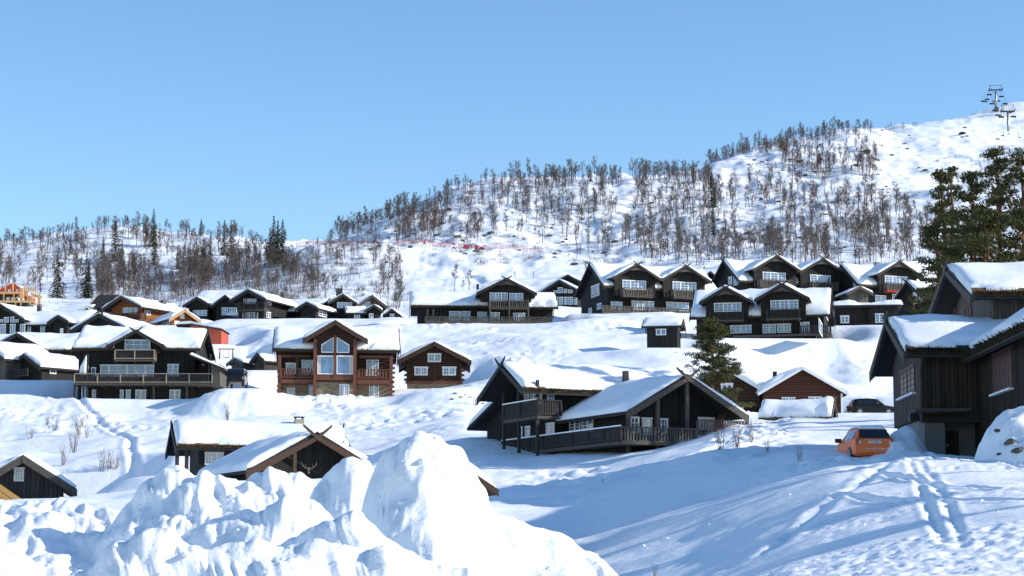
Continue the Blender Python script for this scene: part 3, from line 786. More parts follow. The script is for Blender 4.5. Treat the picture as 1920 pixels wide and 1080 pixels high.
        if sill:
            g = MB(); B(g, x0 - .1, x1 + .1, .0, .22, z0 - .10, z0 - .02); obj('sill', g, M['snow_roof'], wo_)
        return wo_
    def win(s, px0, py0, px1, py1, d=0.0, **k):
        pm = (px0 + px1) / 2
        x0, za = s.F(px0, (py0 + py1) / 2, d); x1, zb_ = s.F(px1, (py0 + py1) / 2, d)
        z1 = s.F(pm, py0, d)[1]; z0 = s.F(pm, py1, d)[1]
        return s.windowf(x0, x1, z0, z1, d, 'front', **k)
    def wins(s, px0, py0, px1, py1, c, sg, **k):
        pm = (px0 + px1) / 2
        y0 = s.S(px0, (py0 + py1) / 2, c)[0]; y1 = s.S(px1, (py0 + py1) / 2, c)[0]
        z1 = s.S(pm, py0, c)[1]; z0 = s.S(pm, py1, c)[1]
        return s.windowf(y0, y1, z0, z1, c, 'side', sg=sg, **k)

    def railing(s, p, q, z0, h=.95, mat=None, rail=None, pick=.16, pw=.11, parent=None, posts=True, snow=False):
        """between local xy points p and q"""
        mat = mat or s.trim; rail = rail or mat
        p = Vector((*p, 0)); q = Vector((*q, 0)); L = (q - p).length; d = (q - p) / L; nrm = Vector((-d.y, d.x, 0))
        r = MB()
        r.beam(p + Vector((0,0,z0+h)), q + Vector((0,0,z0+h)), .13, .07)
        r.beam(p + Vector((0,0,z0+.12)), q + Vector((0,0,z0+.12)), .06, .08)
        n = max(1, round(L / 2.2))
        if posts:
            for i in range(n + 1):
                c = p + d * (L * i / n); r.beam(c + Vector((0,0,z0)), c + Vector((0,0,z0+h-.036)), .1)
        ro = s.part('railing', r, rail, parent)
        b = MB(); k = pick / 2
        while k < L:
            c = p + d * k + nrm * .03
            b.beam(c + Vector((0,0,z0+.04)), c + Vector((0,0,z0+h-.05)), pw if abs(d.x) > .7 else .03, .03 if abs(d.x) > .7 else pw, up=tuple(nrm) if False else (0,1,0))
            k += pick
        obj('picket', b, mat, ro, kind='stuff')
        if snow:
            sn = MB().beam(p + Vector((0,0,z0+h+.07)), q + Vector((0,0,z0+h+.07)), .13, .08)
            obj('rail_snow', sn, M['snow_roof'], ro)
        return ro
    def balcony(s, x0, x1, y0, y1, z, mat=None, rail=None, floor=None, sides='flr', name='balcony', h=.95, post_to=None, snow=False, pick=.16):
        """y0 = outer edge, y1 = wall"""
        if x0 > x1: x0, x1 = x1, x0
        f = MB().box(x0, x1, y0, y1, z - .16, z)
        for i in range(max(2, int((x1 - x0) / 1.2))):
            xx = x0 + .2 + (x1 - x0 - .4) * i / (max(2, int((x1 - x0) / 1.2)) - 1)
            f.box(xx - .05, xx + .05, y0 + .05, y1, z - .30, z - .163)
        fo = s.part(name, f, floor or M['trim_grey'])
        if 'f' in sides: s.railing((x0 + .06, y0 + .06), (x1 - .06, y0 + .06), z, h, mat, rail, pick, parent=fo, snow=snow)
        if 'l' in sides: s.railing((x0 + .06, y1), (x0 + .06, y0 + .12), z, h, mat, rail, pick, parent=fo)
        if 'r' in sides: s.railing((x1 - .06, y0 + .12), (x1 - .06, y1), z, h, mat, rail, pick, parent=fo)
        if post_to is not None:
            for xx in (x0 + .1, x1 - .1): s.box('post', xx - .08, xx + .08, y0 + .05, y0 + .21, post_to, z - .16, mat or s.trim)
        return fo
    def chimney(s, px0, py0, px1, py1, d, zb=0, mat=None, cap=True):
        x0, _ = s.F(px0, (py0 + py1) / 2, d); x1, _ = s.F(px1, (py0 + py1) / 2, d)
        z1 = s.F((px0 + px1) / 2, py0, d)[1]
        if x0 > x1: x0, x1 = x1, x0
        w = max(x1 - x0, .3)
        c = s.part('chimney', MB().box(x0, x0 + w, d, d + w, zb, z1 - .18), mat or M['chimney'])
        if cap:
            k = MB()
            for i, j in ((0,0),(1,0),(0,1),(1,1)):
                k.box(x0 + .03 + i*(w-.12), x0 + .09 + i*(w-.12), d + .03 + j*(w-.12), d + .09 + j*(w-.12), z1 - .18, z1 - .05)
            k.box(x0 - .06, x0 + w + .06, d - .06, d + w + .06, z1 - .05, z1)
            obj('chimney_cap', k, M['black_metal'], c)
        return c
    def battens(s, x0, x1, z0, z1f, plane, side='front', sg=-1, step=.26, mat=None):
        """raised cover boards; z1f(a) gives the top height"""
        b = MB(); a = min(x0, x1) + step / 2; hi = max(x0, x1)
        while a < hi:
            zt = z1f(a) - .03
            if zt > z0 + .2:
                q0, q1 = plane, plane + sg * .022
                if side == 'front': b.box(a - .06, a + .06, q0, q1, z0, zt)
                else: b.box(q0, q1, a - .06, a + .06, z0, zt)
            a += step
        return obj('cover_boards', b, mat or s.wallmat, s.root, kind='stuff')
    def logends(s, x, y, z0, z1, mat, dx=1, dy=-1, step=.24, L=.32):
        b = MB(); z = z0; i = 0
        rg = random.Random(int(x * 100) + 5)
        while z < z1 - .2:
            l = L + rg.uniform(-.06, .06)
            if i % 2: b.box(min(x, x + dx * l), max(x, x + dx * l), y - .09 if dy > 0 else y, y if dy > 0 else y + .09 * 2, z, z + .22)
            else: b.box(x - .18 if dx > 0 else x, x if dx > 0 else x + .18, min(y, y + dy * l), max(y, y + dy * l), z, z + .22)
            z += step; i += 1
        return obj('log_end', b, mat, s.root, kind='stuff')
# =================================================================== big dark house on the left, full width deck
H = House('dark_house', 275, 750, 202, 0, 'large black house with full width deck and one gabled dormer, left of the log house')
xl, xr = H.X(148, 0), H.X(398, 0); zE = H.Z(657, -.7)
ze = zE + .75 * math.tan(math.radians(27)) - .1
zd = H.Z(719, -2)
xm_ = H.X(367, 0)
b = H.block(xl, xm_, 0, 8.6, -3, ze, 'x', 27, ov=.7, ovg=.5, snow=.55, horns=(0, 1))
H.box('porch_wall', xm_ + .01, xr, .5, 7, -3, H.Z(684, 0), M['dark'])
# dormer
dxl, dxr = H.X(205, -.95), H.X(310, -.95); zdo = H.Z(652, -1.2)
b2 = H.block(dxl + .55, dxr - .55, -.95, 5.5, ze - .6, zdo + .55 * math.tan(math.radians(29)), 'y', 29, ov=.65, ovg=.9, snow=.42, horns=(1, 0), barge=(1, 0), turf=False, wallname='dormer_wall')
H.battens(xl, xm_, H.Z(716, 0), lambda a: ze, 0)
H.win(234, 637, 282, 656, -.95, nx=3, nz=2, name='window')
for a in (188, 222, 256): H.win(a, 684, a + 33, 706, 0, nx=2, nz=2)
H.win(314, 683, 335, 706, 0, nx=2, nz=3)
H.win(171, 689, 180, 706, 0, nx=1, nz=1)
for a, c in ((225, 232), (236, 245), (254, 274), (318, 338), (173, 180)): H.win(a, 731, c, 750, 0, nx=2 if c - a > 12 else 1, nz=2)
H.win(153, 725, 161, 748, 0, nx=1, nz=1)
fb = H.balcony(H.X(215, -1.9), H.X(291, -1.9), -2.0, -.95, H.Z(674, -2.0), rail=M['rail_tan'], mat=M['trim_dark'], floor=M['trim_grey'])
dk = H.balcony(H.X(140, -2.3), H.X(400, -2.3), -2.3, 0, zd, rail=M['rail_tan'], mat=M['trim_dark'], floor=M['trim_grey'], sides='fl', name='deck')
for p in (142, 165, 290, 352): H.box('post', H.X(p, -2.2) - .09, H.X(p, -2.2) + .09, -2.25, -2.07, -3, zd - .17, M['trim_dark'])
for p in (165, 395): H.box('post', H.X(p, -2.2) - .08, H.X(p, -2.2) + .08, -2.25, -2.09, zd, H.Z(665, -1.6), M['trim_dark'])
# right end porch
pxr = H.X(414, -2.2)
H.box('wall', xr + .01, pxr, -2.25, 3.5, zd - .2, H.Z(683, -2.2), M['grey_wood'])
pr_ = MB(); z1_ = H.Z(664, -2.6); z2_ = H.Z(690, -2.6); xa = H.X(356, -2.6); xb = H.X(421, -2.6)
pr_.add([(xa, -2.7, z1_), (xb, -2.7, z2_), (xb, 4.2, z2_), (xa, 4.2, z1_), (xa, -2.7, z1_ - .18), (xb, -2.7, z2_ - .18), (xb, 4.2, z2_ - .18), (xa, 4.2, z1_ - .18)],
        [(0,1,2,3),(7,6,5,4),(0,4,5,1),(1,5,6,2),(2,6,7,3),(3,7,4,0)])
pr = H.part('porch_roof', pr_, M['soffit'])
ps = MB(); ps.add([(xa, -2.6, z1_), (xb - .1, -2.6, z2_), (xb - .1, 4.2, z2_), (xa, 4.2, z1_), (xa + .2, -2.5, z1_ + .2), (xb - .3, -2.5, z2_ + .22), (xb - .3, 4.1, z2_ + .22), (xa + .2, 4.1, z1_ + .2)],
        [(0,3,2,1),(4,5,6,7),(0,1,5,4),(1,2,6,5),(2,3,7,6),(3,0,4,7)])
obj('snow_cover', ps, M['snow_roof'], pr)
# folded white parasol on the deck end
t_ = empty('folded_parasol', at(163, 703, 200.4), 0, 'folded white parasol on the left end of the long black deck', 'parasol')
u_ = MB().tube([(0,0,-.9),(0,0,2.0)], .04, 6); obj('pole', u_, M['metal'], t_)
u_ = MB().tube([(-.1,0,2.0),(-.12,0,1.5),(-.25,0,.8),(-.35,0,.2),(-.5,0,-.1)], [.05,.22,.42,.45,.15], 8); obj('canopy', u_, M['white'], t_, smooth=True)

# =================================================================== red-brown log house with tall windows
H = House('log_house', 630, 748, 206, 5, 'large red-brown log house with tall glass gable and stone basement')
H.wallmat = M['brown_log']; H.trim = M['trim_brown']
xl, xr = H.X(527, 0), H.X(735, 0)
zE = H.Z(661, -1.5); zfl = H.Z(711, -1.6)
zeave = zE + 1.5 * math.tan(math.radians(25))
H.block(xl, xr, 0, 8.8, zfl - .25, zeave, 'x', 25, ov=1.5, ovg=.75, snow=.62, horns=(0, 0), turf=True, turfside=(1, 0), bw=.3)
H.box('basement_wall', xl, xr, .0, 8.7, -3, zfl - .26, M['stone_tan'])
gx0, gx1 = H.X(588, -1.95), H.X(669, -1.95); zge = H.Z(640, -2.4)
H.block(gx0, gx1, -1.95, 5.0, zfl - .3, zge + .55, 'y', 31, ov=1.05, ovg=.95, snow=.5, horns=(0, 0), barge=(1, 0), turf=False, bw=.3, wallname='gable_wall')
H.box('basement_wall', gx0 + .1, gx1 - .1, -1.6, 0, -3, zfl - .31, M['stone_tan'])
gm = H.X(628, -1.95)
# gable glass: two trapezoid and two large square panes
def trap(xa, xb, z0, za, zb_, name='window'):
    f = MB(); y = -1.95; fw = .09
    out = [(xa, z0), (xb, z0), (xb, zb_), (xa, za)]
    cx = sum(p[0] for p in out) / 4; cz = sum(p[1] for p in out) / 4
    inn = [(x + (fw if x < cx else -fw), z + (fw if z < cz else -fw * 1.1)) for x, z in out]
    for i in range(4):
        j = (i + 1) % 4
        q = [out[i], out[j], inn[j], inn[i]]
        f.add([(a, y - .08, c) for a, c in q] + [(a, y - .002, c) for a, c in q], [(0,1,2,3),(7,6,5,4),(0,4,5,1),(1,5,6,2),(2,6,7,3),(3,7,4,0)])
    w_o = H.part(name, f, M['white'])
    g = MB().add([(a, y - .03, c) for a, c in inn], [(0, 1, 2, 3)]); obj('pane', g, M['glass'], w_o)
zt0 = H.Z(661.5, -1.95)
trap(H.X(602.5, -1.95), H.X(626, -1.95), zt0, H.Z(646, -1.95), H.Z(632, -1.95))
trap(H.X(631, -1.95), H.X(655, -1.95), zt0, H.Z(632, -1.95), H.Z(646, -1.95))
for a, c, cu in ((595, 626, 0), (631, 662.5, 1)):
    w_o = H.win(a, 667, c, 702, -1.95, nx=1, nz=1, fw=.1)
    ca = H.X(a + 1.5, -1.95) if cu == 0 else H.X(c - 7, -1.95)
    cu_ = MB().box(ca, ca + .3, -2.004, -1.99, H.Z(700.5, -1.95), H.Z(668.5, -1.95)); obj('curtain', cu_, M['curtain'], w_o)
H.box('middle_post', gm - .13, gm + .13, -2.1, -1.9502, H.Z(708, -1.95), H.Z(628, -1.95), M['redbrown_rail'])
for p in (591, 665.5): H.box('post', H.X(p, -1.95) - .16, H.X(p, -1.95) + .16, -2.25, -1.951, -3, zge + .3, M['redbrown_rail'])
for p in (524.5, 734): H.box('post', H.X(p, -1.95) - .16, H.X(p, -1.95) + .16, -1.8, -1.48, -3, H.Z(668, -1.95), M['redbrown_rail'])
H.box('post', H.X(557.5, -1.95) - .12, H.X(557.5, -1.95) + .12, -1.8, -1.56, zfl, H.Z(668, -1.95), M['brown_log'])
# beams, floor band
H.box('floor_beam', H.X(522, -1.9), gx0 - .02, -1.8, 0, zfl - .45, zfl - .05, M['redbrown_rail'])
H.box('floor_beam', gx1 + .02, H.X(738, -1.9), -1.8, 0, zfl - .45, zfl - .05, M['redbrown_rail'])
H.box('floor_beam', gx0 - .01, gx1 + .01, -2.02, -1.9505, H.Z(713, -1.95), H.Z(703.5, -1.95), M['redbrown_rail'])
H.box('eave_beam', H.X(520, -1.95), gx0 - .3, -1.75, -1.5, H.Z(671, -1.95), H.Z(666, -1.95), M['brown_log'])
H.box('eave_beam', gx1 + .3, H.X(738, -1.95), -1.75, -1.5, H.Z(671, -1.95), H.Z(666, -1.95), M['brown_log'])
H.railing((H.X(526, -1.8), -1.8), (gx0 - .15, -1.8), zfl, 1.0, M['redbrown_rail'], M['redbrown_rail'], .3, .17)
H.railing((gx1 + .15, -1.8), (H.X(732, -1.8), -1.8), zfl, 1.0, M['redbrown_rail'], M['redbrown_rail'], .3, .17)
H.win(536, 681, 555, 702, 0, nx=1, nz=1, name='door', fw=.16); H.win(565, 675, 588, 702, 0, nx=4, nz=3)
H.win(687, 675, 710, 705, 0, nx=4, nz=3)
H.box('door', H.X(539, 0), H.X(555, 0), -.08, .0, H.Z(748, 0), H.Z(727, 0), M['white_fade'])
H.win(542, 729.5, 552.5, 735, -.08, nx=2, nz=1, frame=M['white_fade'])
H.win(579, 721, 590, 744, 0, nx=2, nz=4); H.win(636.5, 721, 654.5, 744, -1.6, nx=4, nz=4); H.win(692, 720, 710.5, 744, 0, nx=4, nz=4)
for sgx, xx in ((-1, xl), (1, xr)):
    H.logends(xx, 0, -.5, zeave, M['brown_log'], sgx, -1)
# tall flagpole-like finial on the right verge, lightning rod on the left
H.box('verge_pole', H.X(748, 3.5) - .06, H.X(748, 3.5) + .06, 3.9, 4.02, H.Z(664, 3.9), H.Z(615, 3.9), M['trim_dark'])
H.box('finial', gm - .06, gm + .06, -2.75, -2.63, H.Z(612, -2.7), H.Z(603, -2.7), M['trim_brown'])
H.box('vent_pipe', H.X(516, 5) - .05, H.X(516, 5) + .05, 5, 5.1, H.Z(640, 5), H.Z(617, 5), M['black_metal'])

# =================================================================== red-brown garage
H = House('log_garage', 815, 728, 213, 2, 'small red-brown log building with three white windows, right of the large log house', 'cabin')
H.wallmat = M['brown_log']; H.trim = M['trim_brown']
xl, xr = H.X(763, 0), H.X(866, 0)
ze = H.Z(680, -.9) + .75 * math.tan(math.radians(27)) + .1
H.block(xl, xr, 0, 7, H.Z(719, 0), ze, 'y', 27, ov=.95, ovg=1.0, snow=.4, horns=(0, 0), turf=False, bw=.3)
H.box('base_wall', xl + .05, xr - .05, .05, 6.9, -3, H.Z(719, 0) - .01, M['stone_tan'])
H.box('sill_beam', xl - .12, xr + .12, -.12, -.01, H.Z(719.5, 0), H.Z(714.5, 0), M['redbrown_rail'])
H.box('corner_post', xl - .02, xl + .24, -.1, -.003, H.Z(714, 0), ze, M['trim_brown']); H.box('corner_post', xr - .24, xr + .02, -.1, -.003, H.Z(714, 0), ze, M['trim_brown'])
H.box('middle_board', H.X(815, 0) - .12, H.X(815, 0) + .12, -.07, -.003, H.Z(714, 0), H.Z(682, 0), M['trim_brown'])
for c_ in ((802, 663, 827, 679), (777, 688, 802, 704), (829.5, 688, 855, 704)): H.win(*c_, 0, nx=4, nz=2, fw=.18)
for sgx, xx in ((-1, xl), (1, xr)):
    H.logends(xx, 0, H.Z(718, 0), ze, M['brown_log'], sgx, -1)
    H.box('roof_beam', xx + sgx * .75 - .14, xx + sgx * .75 + .14, -1.0, .8, ze - .75, ze - .45, M['trim_brown'])

# =================================================================== middle dark house B
H = House('dark_chalet', 1174, 826, 124, 25, 'black timber chalet in the middle with big front gable and balcony on its left gable')
H.trim = M['trim_dark']
y_far = H.S(1012, 800, 0)[0]                       # where the side wall passes behind the left block
xR = H.X(1352, 0, 780)
zeB = H.S(1150, 772, -.6)[1] + .15
pB = 30
W2 = xR
b = H.block(0, W2, 0, 9.5, -3, zeB, 'y', pB, ov=.85, ovg=1.7, snow=.38, horns=(1, 0), bw=.3, turf=False, horn_len=1.0, trim=M['trim_grey'])
am = W2 / 2
H.battens(.1, W2 - .1, -.5, lambda a: zeB + (am - abs(a - am)) * math.tan(math.radians(pB)), 0)
H.battens(.1, 9.4, -.5, lambda a: zeB, 0, 'side', -1)
# windows on the front gable
H.win(1181, 782, 1198, 812, 0, nx=2, nz=3); H.win(1203, 783.5, 1222, 815, 0, nx=2, nz=4, name='door'); H.win(1228, 785, 1232, 815, 0, nx=1, nz=3)
H.win(1238, 785, 1252, 814, 0, nx=2, nz=3); H.win(1181, 769, 1196, 780, 0, nx=3, nz=1, frame=M['trim_grey'])
H.win(1309, 783, 1339, 806, 0, nx=1, nz=1, glass=M['white_fade'])
for p in (1233, 1288, 1178): 
    xx = H.X(p, -1.5, 780); H.box('post', xx - .11, xx + .11, -1.6, -1.38, -1, zeB + (am - abs(xx - am)) * math.tan(math.radians(pB)) - .05, M['trim_grey'] if p != 1178 else M['trim_dark'])
# side wall windows (x = 0 plane)
H.wins(1069, 787, 1088.5, 815, 0, -1, nx=2, nz=4); H.wins(1092, 783, 1113, 812, 0, -1, nx=2, nz=4)
# deck with pickets
zdk = H.S(1150, 828, -1.6)[1]
dkx = -1.6
yv = H.S(940, 838, dkx)[0]
fo = H.part('deck', MB().box(dkx, 0, -2.2, yv, zdk - .2, zdk).box(0, W2 - .5, -2.2, 0, zdk - .2, zdk), M['trim_grey'])
H.railing((dkx + .05, yv), (dkx + .05, -2.15), zdk, .85, M['trim_dark'], M['trim_dark'], .17, parent=fo, snow=True)
H.railing((dkx + .05, -2.15), (W2 * .55, -2.15), zdk - .1, .95, M['grey_wood'], M['grey_wood'], .21, .13, parent=fo)
H.railing((W2 * .56, -2.15), (W2 + .6, -2.15), zdk + .45, .95, M['grey_wood'], M['grey_wood'], .21, .13, parent=fo)
# left block with ridge along local x
gl = -2.2
yn = H.S(1018, 740, gl)[0]; 
yF = yn + 6.2
ze1 = H.S(1016, 727, gl - 1.3)[1] + .35
H.block(gl + 1.2, 7.5, yn + .9, yF, -3, ze1, 'x', 30, ov=.95, ovg=2.5, snow=.45, horns=(1, 0), bw=.26, horn_len=1.0, turfside=(1, 0))
wx = gl + 1.2
H.battens(yn + 1.0, yF - .1, -.5, lambda a: ze1 + (3.0 - abs(a - (yn + .9 + yF) / 2)) * .55, wx, 'side', -1)
zbal = H.S(1016, 778, gl - .3)[1]
y9 = H.S(943, 785, gl - .3)[0]
bf = H.part('balcony', MB().box(gl - .35, wx, yn + .1, y9, zbal - .2, zbal), M['trim_grey'])
H.railing((gl - .3, y9), (gl - .3, yn + .2), zbal, 1.0, M['trim_dark'], M['trim_dark'], .17, parent=bf, snow=True)
H.railing((gl - .3, yn + .2), (wx + .2, yn + .2), zbal, 1.0, M['trim_dark'], M['trim_dark'], .17, parent=bf)
for yy in (yn + .25, (yn + y9) / 2 + .3, y9 - .1): H.box('post', gl - .36, gl - .18, yy - .09, yy + .09, -1, ze1 + (.4 if yy != y9 - .1 else .0), M['trim_dark'])
for a, c in ((985, 993), (996, 1008), (1011, 1018)): H.wins(a, 733, c, 757, wx, -1, nx=2, nz=4)
H.win(1026, 728, 1038.5, 753, yn + .9, nx=2, nz=4)
H.wins(1025, 793, 1040, 821, wx, -1, nx=2, nz=4); H.wins(986, 799, 995, 827, wx, -1, nx=2, nz=4); H.wins(977, 800, 981, 828, wx, -1, nx=1, nz=2)
# lean-to at the far left
zl = H.S(895, 800, wx - .2)[1]; yE = H.S(912, 820, wx)[0]
lt = MB().poly_prism([(yF, -3), (yE, -3), (yE, zl + .3), (yF, zl + 1.9)], wx + .05, 5, 'x'); H.part('wall', lt, H.wallmat)
H.battens(yF + .1, yE - .1, -.5, lambda a: zl + .3, wx + .05, 'side', -1)
yO = yE + 1.3
rf = MB().poly_prism([(yF - .3, zl + 2.1), (yO, zl - .28), (yO, zl - .08), (yF - .3, zl + 2.3)], wx - .9, 6, 'x'); rfo = H.part('roof', rf, M['soffit'])
sn = MB().poly_prism([(yF - .2, zl + 2.3), (yO - .05, zl - .06), (yO - .15, zl + .16), (yO - .6, zl + .45), (yF - .2, zl + 2.75)], wx - .85, 5.9, 'x'); obj('snow_cover', sn, M['snow_roof'], rfo)
H.chimney(1171, 690, 1179, 712, 7, zeB, M['black_metal'], cap=False)

# =================================================================== near house on the right
H = House('near_house', 1733, 853, 90, -1, 'large dark timber house close by on the right edge, stone basement under it')
H.trim = M['trim_grey']; H.wallmat = M['dark_brown']
yb_ = 7.6
zE = H.F(1717, 674, -.8)[1] ; tg = math.tan(math.radians(24.5)); ze = zE + .85 * tg + .05
zs = H.Z(783, 0, 1733)          # bottom of timber, top of stone
NW = 11.5
H.block(0, NW, 0, yb_, zs, ze, 'x', 24.5, ov=.85, ovg=.85, snow=.38, horns=(1, 0), barge=(1, 0), bw=.26, turf='dark', turfside=(1, 0), wall=M['dark_brown'], horn_len=.9, layers=3, turf_h=.44)
H.box('stone_basement', .12, 8, 1.5, yb_ - .1, -3, zs - .01, M['concrete'])
H.box('stone_pier', .05, .95, .05, 1.5, -3, zs - .02, M['concrete'])
H.box('ceiling_beam', -.1, 4, -.12, .2, zs - .22, zs + .05, M['trim_dark'])
H.battens(.1, NW, zs + .05, lambda a: ze, 0, step=.24)
H.battens(.1, yb_ - .1, zs + .05, lambda a: ze + (yb_/2 - abs(a - yb_/2)) * tg, 0, 'side', -1, step=.24, mat=M['grey_wood'])
# door in the recess
dx0, dx1 = H.X(1757, 1.5, 830), H.X(1797, 1.5, 830)
dr = H.box('door', dx0, dx1, 1.42, 1.5, H.Z(870, 1.5, 1775), H.Z(808, 1.5, 1775), M['dark_brown'])
H.box('door_handle', dx0 + .42, dx0 + .46, 1.36, 1.42, H.Z(838, 1.5, 1780), H.Z(832, 1.5, 1780), M['metal'], dr)
# windows with brown muntins, left gable
M['red_muntin'] = mat_plain('dull_red_window_wood', (.16, .07, .055), .7)
M['glass_grey'] = mat_plain('grey_reflecting_glass', (.085, .075, .075), .35, spec=.4)
wn_o = H.wins(1688, 690, 1717, 741, -.001, -1, nx=4, nz=4, frame=M['red_muntin'], glass=M['glass_grey'], fw=.12, sill=True)
dp = MB().tube([(-.1, -.75, ze - .35), (-.08, -.3, ze - .6), (-.08, -.08, ze - .8), (-.08, -.08, zs + .1)], .05, 6); H.part('drainpipe', dp, M['trim_grey'], smooth=True)
gt = MB().tube([(-.85, -.93, zE + .14), (7.0, -.93, zE + .14)], .07, 6); H.part('gutter', gt, M['trim_dark'])
lp = MB().box(-.42, -.05, .9, 1.35, zs - .1, zs + .25); H.part('wall_box', lp, M['black_metal'])
# right wing, ridge along depth, coming towards the camera
cx = H.F(1838, 700, 0)[0]
zw = H.S(1862, 652, cx - .8)[1]
ny = -13.5
TAN = lambda d: math.tan(math.radians(d))
tgw = math.tan(math.radians(32))
wing_x1 = cx + 12.5
bw_ = H.block(cx, wing_x1, ny, yb_ + 1.0, zs - 4.0, zw + .75 * tgw - .1, 'y', 32, ov=.8, ovg=.9, snow=.5, horns=(0, 0), barge=(1, 0), turf='dark', turfside=(1, 0), wall=M['dark_brown'], turf_h=.44)
H.battens(ny, -.1, zs - .5, lambda a: zw + .75 * tgw - .15, cx, 'side', -1, step=.24)
H.wins(1863, 657, 1899, 733, cx, -1, nx=6, nz=4, frame=M['red_muntin'], glass=M['glass_grey'], fw=.12, sill=True)
gt = MB().tube([(cx - .86, ny - .8, zw + .0), (cx - .86, .1, zw + .0)], .07, 6); H.part('gutter', gt, M['trim_dark'])
# upper block behind
ux = H.F(1776, 560, 5)[0] + .55
uy0 = 2.9; uy1 = 12.6; zu = H.F(1825, 563, uy0 - .8)[1]
ux = H.S(1775, 505, 3)[0] * 0 + H.F(1775, 505, (uy0 + uy1) / 2)[0] + 1.1
H.block(ux, ux + 16, uy0, uy1, ze - .5, zu + .8 * TAN(21), 'x', 21, ov=.85, ovg=1.1, snow=.4, horns=(1, 0), barge=(1, 0), bw=.26, turf=True, turfside=(1, 0), wall=M['grey_wood'], horn_len=.9, layers=3, wallname='upper_wall', turf_h=.44)
H.wins(1785, 580, 1795, 617, ux, -1, nx=2, nz=4, frame=M['red_muntin'], glass=M['glass_grey'])
H.wins(1811, 573, 1823, 612, ux, -1, nx=2, nz=4, frame=M['red_muntin'], glass=M['glass_grey'])
gt = MB().tube([(ux - 1.0, uy0 - .93, zu + .1), (ux + 15, uy0 - .93, zu + .1)], .07, 6); H.part('gutter', gt, M['trim_dark'])
H.box('step_slab', cx - 3.2, cx - .8, -1.6, -.1, H.Z(768, -.8, 1860) - .12, H.Z(768, -.8, 1860), M['trim_grey'])
# ------------------------------------------------------------------ shorthand for the rows behind
TAN = lambda d: math.tan(math.radians(d))
def dormer(H, pl, pr, pye, d, depth, pitch=30, drop=2.6, win=None, balc=None, ov=.6, ovg=.8, snow=.4, rail=None, nx=6, horns=(1, 0), brace=True, post=None, bdep=1.1, floor=None):
    """gabled bay: pl/pr eave feet in the picture, pye their row"""
    x0, x1 = H.X(pl, d, pye) + ov, H.X(pr, d, pye) - ov
    ze = H.F((pl + pr) / 2, pye, d)[1] + ov * TAN(pitch)
    b = H.block(x0, x1, d, d + depth, ze - drop, ze, 'y', pitch, ov=ov, ovg=ovg, snow=snow, horns=horns, barge=(1, 0), turf=False, wallname='dormer_wall', roofname='dormer_roof')
    if brace:
        c = (x0 + x1) / 2; zt = b['zr'] - .25; hw = min(1.1, (x1 - x0) * .25)
        q = MB().poly_prism([(c - hw, zt - hw * TAN(pitch) - .0), (c, zt), (c + hw, zt - hw * TAN(pitch)), (c, zt - hw * TAN(pitch) * .75)], d - ovg + .05, d - ovg + .14)
        H.part('gable_brace', q, M['trim_grey'])
    if win: H.win(*win, d, nx=nx, nz=3)
    if balc:
        a, bb, yt, yb = balc
        zf = H.F((a + bb) / 2, yb, d - bdep)[1]; ht = H.F((a + bb) / 2, yt, d - bdep)[1] - zf
        H.balcony(H.X(a, d - bdep, yb), H.X(bb, d - bdep, yb), d - bdep, d, zf, h=max(.8, ht), mat=rail or M['trim_grey'], rail=rail or M['trim_grey'], floor=floor or M['trim_grey'], pick=.26, post_to=post)
    return b

# ------------------------------------------------------------------ long dark house (centre of the upper row)
H = House('dark_house', 905, 607, 263, 3, 'long black house with pale balcony gable and tall thin black chimney, centre of upper row')
xl, xr = H.X(783, 0, 590), H.X(917, 0, 590)
ze = H.Z(577, -.8, 850) + .75 * TAN(26)
H.block(xl, xr, 0, 8.2, -2.5, ze, 'x', 26, ov=.75, ovg=.9, snow=.55, horns=(1, 0))
xr2 = H.X(1046, 0, 590)
zr2 = H.Z(580, -.8, 1020) + .75 * TAN(26)
H.block(xr - .5, xr2 - .7, 0.03, 8.0, -2.5, zr2, 'x', 25, ov=.75, ovg=.6, snow=.75, horns=(0, 0))
dormer(H, 893, 1005, 554, -2.0, 7.5, 27, drop=1.0, win=(918, 549, 952, 565), balc=(917, 992, 563, 577), rail=M['grey_wood'], bdep=1.2, nx=6, horns=(1, 0), ovg=1.2)
g0, g1 = H.X(915, -2, 560), H.X(990, -2, 560)
H.box('dormer_wall', g0, g1, -2.02, 0, -2.5, H.Z(554, -2, 955) - .9, M['dark'])
H.win(955, 550, 981, 565, -2.0, nx=4, nz=3)
H.win(842, 584, 882, 601, 0, nx=4, nz=3); H.win(895, 585, 917, 603, 0, nx=3, nz=3); H.win(921, 586, 937, 603, -2.02, nx=2, nz=2); H.win(962, 587, 984, 604, -2.02, nx=4, nz=4, name='door')
for p in (919, 955, 991, 801, 812): H.box('post', H.X(p, -3.1) - .08, H.X(p, -3.1) + .08, -3.15, -3.0, -2, H.Z(564 if p > 900 else 580, -3.1), M['grey_wood'])
fo = H.part('deck', MB().box(H.X(797, -3.3), H.X(1035, -3.3), -3.3, 0, -.4, -.05), M['trim_grey'])
H.railing((H.X(797, -3.3), -3.25), (H.X(935, -3.3), -3.25), -.2, .7, M['grey_wood'], M['grey_wood'], .28, .18, parent=fo)
H.railing((H.X(940, -3.3), -3.25), (H.X(1035, -3.3), -3.25), -.2, .7, M['grey_wood'], M['grey_wood'], .28, .18, parent=fo)
H.chimney(893.5, 530, 898, 550, 4, ze, M['black_metal'], cap=False)
